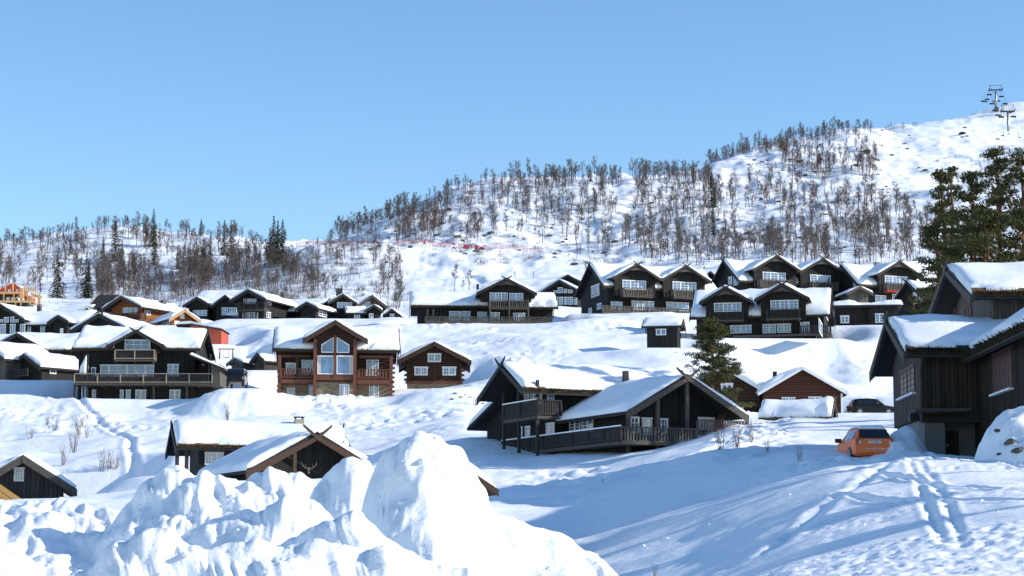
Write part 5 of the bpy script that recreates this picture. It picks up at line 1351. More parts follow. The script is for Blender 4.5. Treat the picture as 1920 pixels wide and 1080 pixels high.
def birch_geo(h, spread, nb, nt, seed, lean=0.0, tw=.05, low=.3, stems=1):
    rg = np.random.default_rng(seed)
    mb = MB(); Ps, Qs, Ws = [], [], []
    for st in range(stems):
        ang = rg.uniform(0, 6.28); off = (0 if stems == 1 else .12) * h
        pts = []; k = 6
        for i in range(k):
            t = i / (k - 1)
            pts.append(np.array([math.cos(ang) * off * t + lean * h * t * t + rg.normal() * .02 * h * (t > 0), math.sin(ang) * off * t + rg.normal() * .02 * h * (t > 0), (h * .95 * t) - (.8 if i == 0 else 0)]))
        r0 = .016 * h * (1 if stems == 1 else .7)
        mb.tube(pts, [r0 * (1 - .85 * i / (k - 1)) + .008 for i in range(k)], 4, cap=False)
        P_ = np.array(pts)
        for b in range(nb // stems):
            t = low + (.97 - low) * (b + rg.random()) / (nb // stems)
            base = np.array([np.interp(t, np.linspace(0, 1, k), P_[:, c]) for c in range(3)])
            az = rg.uniform(0, 6.28); up = rg.uniform(.5, 1.1)
            L = spread * h * (1.05 - t) ** .6 * rg.uniform(.6, 1.15)
            dr = np.array([math.cos(az), math.sin(az), up]); dr /= np.linalg.norm(dr)
            tip = base + dr * L; midp = base + dr * L * .5 + np.array([0, 0, -.04 * h * rg.random()])
            mb.tube([base, midp, tip], [.006 * h * (1.1 - t) + .008, .014, .006], 3, cap=False)
            m = nt
            f = rg.uniform(.2, 1.05, m); s0 = base + (tip - base) * f[:, None] + rg.normal(size=(m, 3)) * .02 * h
            dd = dr * .8 + rg.normal(size=(m, 3)) * .55 + np.array([0, 0, .35]); dd /= np.linalg.norm(dd, axis=1, keepdims=True)
            ln = h * rg.uniform(.05, .15, m)
            Ps.append(s0); Qs.append(s0 + dd * ln[:, None]); Ws.append(tw * rg.uniform(.6, 1.4, m))
    V, F = tri_cloud(np.concatenate(Ps), np.concatenate(Qs), np.concatenate(Ws))
    return mb, V, F

def thing_tree(name, trunk_me, crown_me, tm, cm, loc, label, cat, group):
    r = empty(name, loc, 0, label, cat, group)
    a = bpy.data.objects.new('trunk', trunk_me); col.objects.link(a); a.parent = r
    b = bpy.data.objects.new('crown', crown_me); col.objects.link(b); b.parent = r
    return r
BIR = []
for i in range(9):
    stems = 1 if i % 3 else 2
    mb, V, F = birch_geo(8.0, [.30, .24, .34, .2, .28, .36, .25, .3, .22][i], 16, 26, 100 + i, lean=[0, .05, -.06, .02, .1, 0, -.03, .04, 0][i], tw=.05, low=[.3, .35, .25, .4, .3, .28, .38, .22, .45][i], stems=stems)
    t_ = make_mesh('birch_trunk', mb); t_.materials.append(M['birch_bark'])
    c_ = tri_mesh('birch_crown', V, F); c_.materials.append(M['twig'] if i % 2 else M['twig_grey'])
    BIR.append((t_, c_, V, F, mb))

def spruce_geo(h, w, seed, lv=26):
    rg = np.random.default_rng(seed); Ps, Qs, Ws = [], [], []
    for l in range(lv):
        t = l / (lv - 1); z = h * (.08 + .92 * t); R = w * (1 - t) ** .85 * rg.uniform(.75, 1.15) + .12
        n = int(6 + 7 * (1 - t))
        for k in range(n):
            az = rg.uniform(0, 6.28); r_ = R * rg.uniform(.7, 1.1)
            c, s_ = math.cos(az), math.sin(az)
            tip = np.array([c * r_, s_ * r_, z - r_ * .28]); base = np.array([0, 0, z + .05 * h * .3])
            m = 9
            f = rg.uniform(.15, 1.0, m)
            p = base + (tip - base) * f[:, None]
            sd = rg.choice([-1, 1], m); side = np.array([-s_, c, 0])
            q = p + (np.array([c, s_, -.3]) * rg.uniform(.1, .5, m)[:, None] + side * (sd * rg.uniform(.1, .45, m))[:, None]) * (R * .55 + .15) + np.array([0, 0, -.12]) * rg.random(m)[:, None]
            Ps.append(p); Qs.append(q); Ws.append(rg.uniform(.10, .22, m) * (h / 9))
    return tri_cloud(np.concatenate(Ps), np.concatenate(Qs), np.concatenate(Ws))
SPR = []
for i in range(5):
    V, F = spruce_geo(9.0, [1.5, 1.2, 1.8, 1.0, 1.4][i], 300 + i)
    c_ = tri_mesh('spruce_crown', V, F); c_.materials.append(M['spruce'])
    t_ = make_mesh('spruce_trunk', MB().tube([(0, 0, -.8), (0, 0, 4), (0, 0, 8.9)], [.16, .1, .02], 5)); t_.materials.append(M['pine_bark'])
    SPR.append((t_, c_))

spots = []      # (apparent height, pos, h, kind, zone)
rt = random.Random(21)
def add_spot(pos, h, zone):
    h *= {'left': .60, 'thicket': .72, 'gully': .62, 'slope': .66, 'spur': .64, 'ridge': .68}[zone] * rt.choice((.55, .7, .85, 1.0, 1.0, 1.1, 1.2))
    if pos is None: return
    spots.append((h / pos.y, pos, h, zone))
def sky_row(p0, p1, n, d0, d1, h0, h1, zone):
    for i in range(n):
        px = rt.uniform(p0, p1); D = rt.uniform(d0, d1)
        a = (px - 960) / FPX / (CP - 0.03 * SP); add_spot(Vector((a * D, D, ground_xy(a * D, D))), rt.uniform(h0, h1), zone)
def slope(poly, n, h0, h1, zone, clump=0.0, dmin=300, dmax=720):
    x0 = min(p[0] for p in poly); x1 = max(p[0] for p in poly); y0 = min(p[1] for p in poly); y1 = max(p[1] for p in poly)
    def inside(x, y):
        c = False
        for i in range(len(poly)):
            (ax, ay), (bx, by) = poly[i], poly[i - 1]
            if (ay > y) != (by > y) and x < (bx - ax) * (y - ay) / (by - ay) + ax: c = not c
        return c
    k = 0; tries = 0
    while k < n and tries < n * 40:
        tries += 1
        x = rt.uniform(x0, x1); y = rt.uniform(y0, y1)
        if not inside(x, y): continue
        if clump and vnoise(x / 45, y / 22, 3) < rt.uniform(-.5, .5) * clump: continue
        p = hit(x, y, dmin, dmax)
        if p is None: continue
        add_spot(p, rt.uniform(h0, h1), zone); k += 1
sky_row(630, 760, 62, 545, 600, 5.5, 9, 'spur'); sky_row(760, 960, 52, 550, 562, 4, 6.5, 'ridge')
sky_row(960, 1345, 125, 548, 566, 5.5, 9, 'ridge'); sky_row(1330, 1500, 85, 604, 664, 5, 8, 'ridge'); sky_row(1480, 1640, 90, 640, 668, 4.5, 7, 'ridge')
sky_row(1660, 1735, 14, 795, 815, 3, 4.5, 'ridge')
slope([(850, 360), (1300, 350), (1500, 345), (1620, 360), (1700, 400), (1740, 480), (1650, 500), (1300, 500), (1100, 480), (900, 440)], 520, 6, 10.5, 'slope', 1.0)
slope([(1380, 290), (1560, 262), (1640, 280), (1650, 340), (1400, 335)], 190, 4.5, 7.5, 'slope', .6, 560, 700)
slope([(1200, 470), (1480, 440), (1700, 440), (1720, 500), (1200, 500)], 130, 4, 8, 'slope', .6)
slope([(640, 440), (760, 400), (880, 380), (900, 450), (700, 460)], 170, 5, 8, 'spur', .6)
slope([(1700, 400), (1760, 400), (1760, 470), (1690, 470)], 26, 6, 9, 'slope')
slope([(1780, 300), (1880, 290), (1900, 350), (1780, 350)], 26, 2, 4, 'slope', 0, 500, 900)
sky_row(-60, 60, 26, 475, 490, 4, 7, 'left'); sky_row(60, 480, 170, 470, 488, 3.5, 6, 'left')
slope([(0, 450), (200, 440), (480, 455), (560, 470), (560, 520), (200, 520), (0, 540)], 190, 4, 8, 'left', .8)
slope([(180, 520), (300, 490), (480, 490), (560, 520), (600, 545), (420, 560), (180, 575)], 300, 4, 7.5, 'thicket', .3)
slope([(0, 480), (170, 480), (170, 570), (0, 570)], 30, 6, 9, 'left')
slope([(500, 480), (660, 475), (750, 500), (760, 585), (600, 560), (500, 540)], 75, 4, 8.5, 'gully', .8)
for (px, py, h) in ((853, 546, 7), (868, 547, 6), (880, 548, 7.5), (966, 522, 4), (1098, 520, 4), (690, 470, 6), (745, 470, 5), (1000, 524, 3)): add_spot(hit(px, py, 300), h, 'gully')
spots.sort(key=lambda s_: -s_[0])
zl = {'spur': ('slender bare birch on the steep left spur of the big wooded hill', 'birches on the left spur of the big hill'),
      'ridge': ('bare brown birch standing along the skyline of the big wooded hill', 'birches along the big hill skyline'),
      'slope': ('bare birch with brownish twigs on the snowy face of the big hill', 'birches on the face of the big hill'),
      'left': ('bare birch on the low snowy hill at the left', 'birches on the left hill'),
      'thicket': ('bare birch in the dense brown thicket below the left hill', 'birches in the thicket below the left hill'),
      'gully': ('bare birch in the snowy gully between the two hills', 'birches between the two hills')}
def where(pos, zone):
    px = 960 + FPX * pos.x / pos.y * .99
    if zone in ('slope', 'ridge', 'spur'):
        w = [(760, 'the rambling black house'), (1060, 'the long centre house'), (1240, 'the left half of the double dormer house'), (1340, 'the right half of the double dormer house'), (1500, 'the upper double dormer house'), (1600, 'the single dormer house'), (1800, 'the near house gable'), (9999, 'the right edge roofs')]
        b = 'low on the hill' if pos.y < 400 else 'halfway up the hill' if pos.y < 500 else 'near the hilltop'
        if zone == 'ridge': b = 'on the skyline'
        if zone == 'spur': b = 'on the steep left spur'
    else:
        w = [(90, 'the unfinished timber house'), (190, 'the red glazed house'), (320, 'the orange log house'), (440, 'the twin gabled black house'), (560, 'the tall two storey house'), (9999, 'the rambling black house')]
        b = {'left': 'on the left hill', 'thicket': 'in the brown thicket', 'gully': 'in the gully'}[zone]
        if zone == 'left': b += ' crest' if pos.y > 465 else ' slope'
    return 'bare birch %s, above %s' % (b, next(n for lim, n in w if px < lim))
VS, FS, TS, TF = [], [], [], []; nv = 0
twv = []
for i, (_, pos, h, zone) in enumerate(spots):
    v = BIR[rt.randrange(9)]; sc = h / 8.0; wz = rt.uniform(.8, 1.25); rz = rt.uniform(0, 6.28)
    if i < 285:
        r = thing_tree('birch_tree', v[0], v[1], None, None, pos, where(pos, zone), 'tree', 'birches ' + where(pos, zone)[11:])
        r.scale = (sc * wz, sc * wz, sc); r.rotation_euler = (0, 0, rz)
    else:
        tv = np.array(v[4].v); tf = []
        for f in v[4].f: tf += [(f[0], f[1], f[2]), (f[0], f[2], f[3])] if len(f) == 4 else [f]
        c, s_ = math.cos(rz), math.sin(rz); R_ = np.array([[c, s_, 0], [-s_, c, 0], [0, 0, 1]])
        S_ = np.array([sc * wz, sc * wz, sc]); O_ = np.array(pos)
        cv, cf = v[2], v[3]
        VS.append((np.concatenate([tv, cv]) * S_) @ R_ + O_)
        FS.append(np.concatenate([np.array(tf), cf + len(tv)]) + nv); nv += len(VS[-1])
if VS:
    me = tri_mesh('birch_wood', np.concatenate(VS), np.concatenate(FS)); me.materials.append(M['twig'])
    o = bpy.data.objects.new('birch_wood', me); col.objects.link(o); tag(o, 'farther bare birches of the hillside wood, seen as one mass', 'wood', None, 'stuff')
# low brush: thin stems sticking out of the snow
Ps, Qs, Ws = [], [], []
def brush(poly_n, box, hh=1.2, dmin=300):
    for i in range(poly_n):
        p = hit(rt.uniform(box[0], box[2]), rt.uniform(box[1], box[3]), dmin)
        if p is None: continue
        for k in range(22):
            a = np.array(p) + np.array([rt.gauss(0, .5), rt.gauss(0, .5), -.1]); Ps.append(a)
            Qs.append(a + np.array([rt.gauss(0, .4), rt.gauss(0, .4), rt.uniform(.4, 1.2) * hh])); Ws.append(rt.uniform(.03, .07))
brush(650, (860, 360, 1720, 500)); brush(220, (640, 400, 900, 470)); brush(420, (180, 500, 600, 575), 1.8); brush(160, (0, 450, 500, 540)); brush(160, (500, 470, 760, 585), 1.5); brush(60, (1380, 270, 1660, 340)); brush(150, (1620, 240, 1900, 380), .7)
V, F = tri_cloud(np.array(Ps), np.array(Qs), np.array(Ws)); me = tri_mesh('brushwood', V, F); me.materials.append(M['twig_grey'])
o = bpy.data.objects.new('brushwood', me); col.objects.link(o); tag(o, 'low leafless brush poking through the hillside snow', 'brush', None, 'stuff')

# spruces: px, base row, height m, variant
spr = [(215, 492, 9.5, 0), (287, 465, 9, 1), (288, 500, 9, 3), (193, 487, 5.5, 4), (228, 500, 6, 3), (108, 560, 9.5, 0), (160, 562, 8.5, 2), (165, 560, 7, 1), (132, 480, 5, 4), (333, 506, 4, 4),
       (356, 512, 5, 1), (366, 515, 5, 3), (380, 512, 7, 0), (394, 500, 7.5, 3), (377, 443, 4.5, 2), (420, 480, 8, 0), (432, 480, 8, 1), (512, 495, 9.6, 3), (520, 496, 8.8, 1), (529, 496, 8.6, 0), (505, 492, 7, 2), (382, 535, 6, 4),
       (1334, 390, 9, 1), (1341, 392, 6, 3), (1337, 442, 7, 4), (1108, 333, 5, 4), (143, 452, 2.5, 4), (1301, 345, 6, 3)]
lab = {0: 'dark spruce on the left hill', }
for i, (px, py, h, k) in enumerate(spr):
    p = hit(px, min(py, 560), 300) if py > 340 else None
    if p is None:
        D = 556; a = (px - 960) / FPX / CP; p = Vector((a * D, D, ground_xy(a * D, D)))
    v = SPR[k]
    if 350 <= px <= 400 and py > 490: L_ = 'small dark spruce in the row rising from the brown thicket'; g = 'spruces in the thicket'
    elif 500 <= px <= 535: L_ = 'tall dark spruce of the tight clump at the right end of the left hill'; g = 'spruce clump at the end of the left hill'
    elif px > 1000: L_ = {1334: 'tallest dark spruce among the birches of the big hill', 1341: 'short spruce close beside the tallest one on the big hill', 1337: 'lone spruce lower down on the face of the big hill', 1108: 'small spruce on the left part of the big hill skyline', 1301: 'rust tinged spruce on the big hill skyline'}[px]; g = None
    elif py > 550: L_ = {108: 'broad dark spruce right behind the unfinished timber house', 160: 'wider of two spruces behind the red glazed house', 165: 'slimmer of two spruces behind the red glazed house'}[px]; g = None
    elif px in (287, 288): L_ = 'slim dark spruce breaking the skyline of the left hill'; g = 'slim spruces in line on the left hill'
    else: L_ = 'dark spruce scattered on the slope of the left hill'; g = 'spruces on the left hill slope'
    r = thing_tree('spruce_tree', v[0], v[1], None, None, p - Vector((0, 0, .3)), L_, 'tree', g)
    sc = h / 9.0; r.scale = (sc, sc, sc); r.rotation_euler = (0, 0, rt.uniform(0, 6))

# ------------------------------------------------------------------ pines
def pine(px, ytop, D, base_y, crown_w, low, seed, label, ntuft=260, tuft=70, shape='round', group=None, needle=.11, tsz=.5, mat=None):
    rg = np.random.default_rng(seed)
    top = at(px, ytop, D); base = at(px, base_y, D); h = top.z - base.z
    root = empty('pine_tree', base, 0, label, 'tree', group)
    tr = MB(); k = 7; pts = [Vector((rg.normal() * .012 * h * (i > 0), rg.normal() * .012 * h * (i > 0), h * .97 * i / (k - 1) - (.6 if i == 0 else 0))) for i in range(k)]
    tr.tube(pts, [.022 * h * (1 - .9 * i / (k - 1)) + .01 for i in range(k)], 7)
    Ps, Qs, Ws = [], [], []
    nb = max(12, ntuft // 11)
    for b in range(nb):
        t = low + (1 - low) * (b + rg.random() * .8) / nb; z = h * t
        tt = (t - low) / (1 - low)
        if shape == 'cone': R = crown_w * (1.02 - tt) ** (.75 if ntuft < 800 else .52) * rg.uniform(.6, 1.1)
        else: R = crown_w * math.sqrt(max(.02, 1 - (2 * tt - .75) ** 2 / 1.6)) * rg.uniform(.5, 1.1) * (1.02 - tt * .45)
        az = rg.uniform(0, 6.283); c, s_ = math.cos(az), math.sin(az)
        b0 = Vector(pts[0]).lerp(Vector((0, 0, h)), t); up = rg.uniform(-.12, .3) * R
        tip = Vector((c * R, s_ * R, z + up)); mid = Vector((c * R * .5, s_ * R * .5, z + up * .3 - .05 * R))
        tr.tube([Vector((0, 0, z - .04 * h)), mid, tip], [.004 * h + .02, .03, .012], 4, cap=False)
        m = max(4, int(8 * R / crown_w))
        for q in range(m):
            f = rg.uniform(.3, 1.05); o = Vector((0, 0, z - .04 * h)).lerp(mid, f * 2) if f < .5 else mid.lerp(tip, f * 2 - 1)
            side = rg.normal() * .22 * R * f
            ctr = np.array([o.x - s_ * side, o.y + c * side, o.z + rg.uniform(0, .25)])
            n = tuft; S = tsz * rg.uniform(.6, 1.3)
            u = rg.normal(size=(n, 3)); u /= np.linalg.norm(u, axis=1, keepdims=True); rr = rg.random(n) ** .4
            p = ctr + u * rr[:, None] * np.array([S * 1.15, S * 1.15, S * .33])
            d = u * .5 + rg.normal(size=(n, 3)) * .5 + np.array([0, 0, .4]); d /= np.linalg.norm(d, axis=1, keepdims=True)
            Ps.append(p); Qs.append(p + d * rg.uniform(.10, .24, n)[:, None] * (tsz / .5)); Ws.append(np.full(n, needle) * rg.uniform(.6, 1.3, n))
    obj('trunk', tr, M['pine_bark'], root, smooth=True)
    V, F = tri_cloud(np.concatenate(Ps), np.concatenate(Qs), np.concatenate(Ws))
    me = tri_mesh('crown', V, F); me.materials.append(mat or M['pine'])
    o = bpy.data.objects.new('crown', me); col.objects.link(o); o.parent = root
    return root
pine(1338, 603, 172, 768, 3.0, .06, 41, 'single dense green pine in the middle, behind the big front gable', 900, 70, 'cone', tsz=.44, needle=.10)
pine(1884, 282, 122, 790, 2.6, .50, 42, 'tallest pine of the dark group above the near house', 300, 70, tsz=.5)
pine(1836, 330, 124, 790, 2.9, .45, 43, 'broad pine left of the tallest one above the near house', 320, 70, tsz=.52)
pine(1778, 316, 130, 790, 1.7, .40, 44, 'narrow pointed pine at the left of the group above the near house', 260, 70, 'cone', tsz=.45)
pine(1798, 314, 133, 790, 1.5, .45, 45, 'second narrow pine tip beside the pointed one above the near house', 200, 60, 'cone', tsz=.42)
pine(1932, 290, 120, 790, 3.0, .48, 46, 'pine cut by the right frame edge above the near house', 300, 70, tsz=.5)
pine(1768, 415, 120, 790, 2.7, .50, 47, 'low spreading pine at the lower left of the dark group', 300, 60, tsz=.45)
pine(1862, 400, 117, 790, 3.4, .55, 50, 'wide low pine just over the snow roof of the near house', 380, 70, tsz=.5)
pine(1716, 560, 150, 690, 1.3, .25, 48, 'small pine bush beside the near roof, before a black gable', 130, 60, tsz=.35)
pine(1738, 545, 152, 690, 1.0, .3, 49, 'taller pine sprig beside the near roof, right of the small bush', 110, 60, tsz=.35)
# unseen pines added right of the view so their crowns shade the foreground
for i, (x_, y_, h_) in enumerate(((30, 66, 13.5), (29, 58, 13), (31, 50, 13.5), (27, 43, 12), (33, 72, 14))):
    g_ = ground_xy(x_, y_); D = y_; px_ = 960 + FPX * (x_ / y_) * .985
    def row(z, D):      # picture row of a height at a depth
        lo, hi = -4000.0, 4000.0
        for _ in range(50):
            m_ = (lo + hi) / 2
            if at(960, m_, D).z > z: lo = m_
            else: hi = m_
        return lo
    r = pine(px_, row(g_ + h_, D), D, row(g_, D), 2.8, .58, 600 + i, 'tall unseen pine added right of the near slope to shade the foreground', 170, 60, tsz=.6, group='added shade pines right of the view', needle=.14)
# ------------------------------------------------------------------ saplings in the near snow: px, base row, height in px
def sapling_mesh(seed, n=9, red=False):
    rg = np.random.default_rng(seed); mb = MB()
    for s_ in range(n):
        az = rg.uniform(0, 6.28); sp = rg.uniform(.05, .35); p = Vector((rg.normal() * .04, rg.normal() * .04, -.15)); d = Vector((math.cos(az) * sp, math.sin(az) * sp, 1)).normalized()
        L = rg.uniform(.5, 1); q = p + d * L * .5 + Vector((rg.normal() * .03, rg.normal() * .03, 0)); e = p + d * L * 1.0 + Vector((rg.normal() * .05, rg.normal() * .05, 0))
        mb.tube([p, q, e], [.009, .006, .002], 3, cap=False)
        for b in range(6):
            f = rg.uniform(.3, .95); o = p.lerp(e, f); a2 = rg.uniform(0, 6.28)
            mb.tube([o, o + Vector((math.cos(a2) * .13, math.sin(a2) * .13, .17)) * rg.uniform(.5, 1.3)], [.004, .0015], 3, cap=False)
    me = make_mesh('sapling', mb); me.materials.append(M['dry'] if not red else M['redbrown_rail']); return me
SAP = [sapling_mesh(700 + i) for i in range(4)]; SAPR = sapling_mesh(720, 12, True)
saps = [(58, 823, 34), (101, 810, 38), (147, 816, 52), (117, 873, 48), (138, 850, 60), (191, 885, 50), (204, 886, 45), (217, 882, 36), (163, 822, 34), (427, 790, 42), (890, 762, 30),
        (88, 800, 28), (155, 800, 30), (1353, 843, 62), (1381, 838, 66), (1410, 832, 50), (1228, 1082, 34), (1500, 866, 40), (1440, 850, 34), (620, 760, 18), (1130, 905, 12)]
for i, (px, py, hp) in enumerate(saps):
    p = hit(px, py, 35 if py > 1000 else 70)
    if p is None: continue
    o = bpy.data.objects.new('sapling', SAP[i % 4]); col.objects.link(o); o.location = p; sc = hp / FPX * p.y * 1.05
    o.scale = (sc, sc, sc); o.rotation_euler = (0, 0, i * 1.3)
    left = px < 450
    tag(o, 'bare young sapling poking out of the snow slope at the left' if left else 'thin bare shrub sticking out of the snow at the right foreground' if px > 1200 else 'tiny twig shrub in the snow between the houses', 'shrub', 'saplings on the left slope' if left else 'shrubs in the right foreground' if px > 1200 else 'twig shrubs between the houses')
for i, (px, py, hp) in enumerate(((1299, 812, 45), (1316, 812, 70), (1352, 806, 46), (1340, 810, 40))):
    p = hit(px, py, 90); 
    if p is None: continue
    o = bpy.data.objects.new('red_shrub', SAPR); col.objects.link(o); o.location = p; sc = hp / FPX * p.y; o.scale = (sc, sc, sc); o.rotation_euler = (0, 0, i * 2.0)
    tag(o, 'reddish twiggy shrub before the picket deck of the middle chalet', 'shrub', 'reddish shrubs by the chalet deck')
# ------------------------------------------------------------------ rocks
def rock_mesh(seed):
    import bmesh
    bm = bmesh.new(); bmesh.ops.create_icosphere(bm, subdivisions=3, radius=1.0)
    rg = np.random.default_rng(seed); o = rg.uniform(0, 50, 3); pl = rg.normal(size=(9, 3)); pl /= np.linalg.norm(pl, axis=1, keepdims=True)
    for v in bm.verts:
        c = np.array(v.co); k = 1.0
        for n_ in pl:
            d = float(c @ n_)
            if d > .62: c = c - n_ * (d - .62)
        f = float(vnoise(c[0] * 2 + o[0] + c[2], c[1] * 2 + o[1], 1)) * .35
        v.co = Vector(c * (1 + f)) * 1.0; v.co.z *= .7
    me = bpy.data.meshes.new('rock'); bm.to_mesh(me); bm.free(); me.materials.append(M['rock']); return me
RK = [rock_mesh(900 + i) for i in range(5)]
rocks = [(704, 455, 14), (712, 462, 10), (872, 478, 8), (903, 468, 16), (893, 474, 14), (735, 410, 14), (842, 397, 12), (830, 425, 10), (858, 446, 14), (780, 442, 6), (965, 447, 8), (1003, 433, 8), (920, 440, 12), (818, 442, 8),
         (1040, 478, 10), (1078, 498, 16), (1152, 456, 12), (1225, 470, 8), (1400, 440, 14), (1412, 455, 12), (1440, 460, 16), (1462, 448, 14), (1480, 456, 12), (1500, 448, 10), (1395, 452, 10), (1330, 480, 8), (1430, 305, 8), (1500, 305, 14),
         (1640, 300, 14), (1625, 290, 16), (1672, 292, 8), (1722, 318, 6), (1735, 320, 10), (1700, 280, 7), (1805, 252, 16), (1812, 256, 8), (1870, 262, 10), (1880, 257, 6), (1740, 325, 6), (1510, 330, 10), (1530, 325, 8), (1520, 350, 8), (1605, 310, 10),
         (592, 524, 12), (630, 527, 10), (640, 538, 6), (510, 510, 8), (585, 500, 8), (660, 505, 6), (725, 495, 8), (190, 497, 14), (600, 530, 14), (950, 410, 6), (1260, 395, 6), (1560, 380, 8), (1610, 400, 8), (1655, 395, 6), (1460, 380, 8), (1285, 440, 8),
         (847, 751, 8), (853, 741, 8), (863, 745, 7), (872, 743, 5), (880, 746, 6), (905, 758, 7)]
rocks += [(rt.uniform(900, 1700), rt.uniform(370, 490), rt.uniform(4, 9)) for _ in range(60)] + [(rt.uniform(690, 930), rt.uniform(430, 470), rt.uniform(5, 12)) for _ in range(22)] + [(rt.uniform(1640, 1900), rt.uniform(240, 370), rt.uniform(4, 8)) for _ in range(22)] + [(rt.uniform(1380, 1660), rt.uniform(270, 330), rt.uniform(4, 8)) for _ in range(14)]
for i, (px, py, w) in enumerate(rocks):
    p = hit(px, py, 150)
    if p is None: continue
    o = bpy.data.objects.new('rock', RK[i % 5]); col.objects.link(o); s_ = w * 1.15 / FPX * p.y * .5
    o.location = p; o.scale = (s_ * rt.uniform(.9, 1.4), s_, s_ * rt.uniform(.6, .9)); o.rotation_euler = (0, 0, i * 1.7)
    if py > 700: tag(o, 'small grey stone in the snow right of the log garage', 'rock', 'stones right of the garage')
    elif px < 760 and py > 480: tag(o, 'dark rock showing in the gully between the hills', 'rock', 'rocks between the hills')
    elif px > 1600: tag(o, 'dark rock outcrop on the open snow slope at upper right', 'rock', 'rocks on the upper right slope')
    elif px < 1100 and py > 400: tag(o, 'dark rock above the red piste fence', 'rock', 'rocks above the red fence')
    else: tag(o, 'dark rock showing among the birches of the big hill', 'rock', 'rocks among the hill birches')
for i, (px, py, w, l_) in enumerate(((1872, 818, 12, 'small brown stone, leftmost in the right snow mound'), (1896, 832, 26, 'largest grey stone set in the snow mound by the near house'), (1910, 850, 22, 'low brown stone at the foot of the right snow mound'), (1875, 858, 9, 'tiny dark stone low on the right snow mound'))):
    p = hit(px, py, 45, 80)
    if p is None: continue
    o = bpy.data.objects.new('rock', RK[i % 5]); col.objects.link(o); s_ = w * 1.2 / FPX * p.y * .5
    o.location = p; o.scale = (s_ * 1.25, s_, s_ * .8); o.rotation_euler = (0, .2, i * 1.1); tag(o, l_, 'rock')
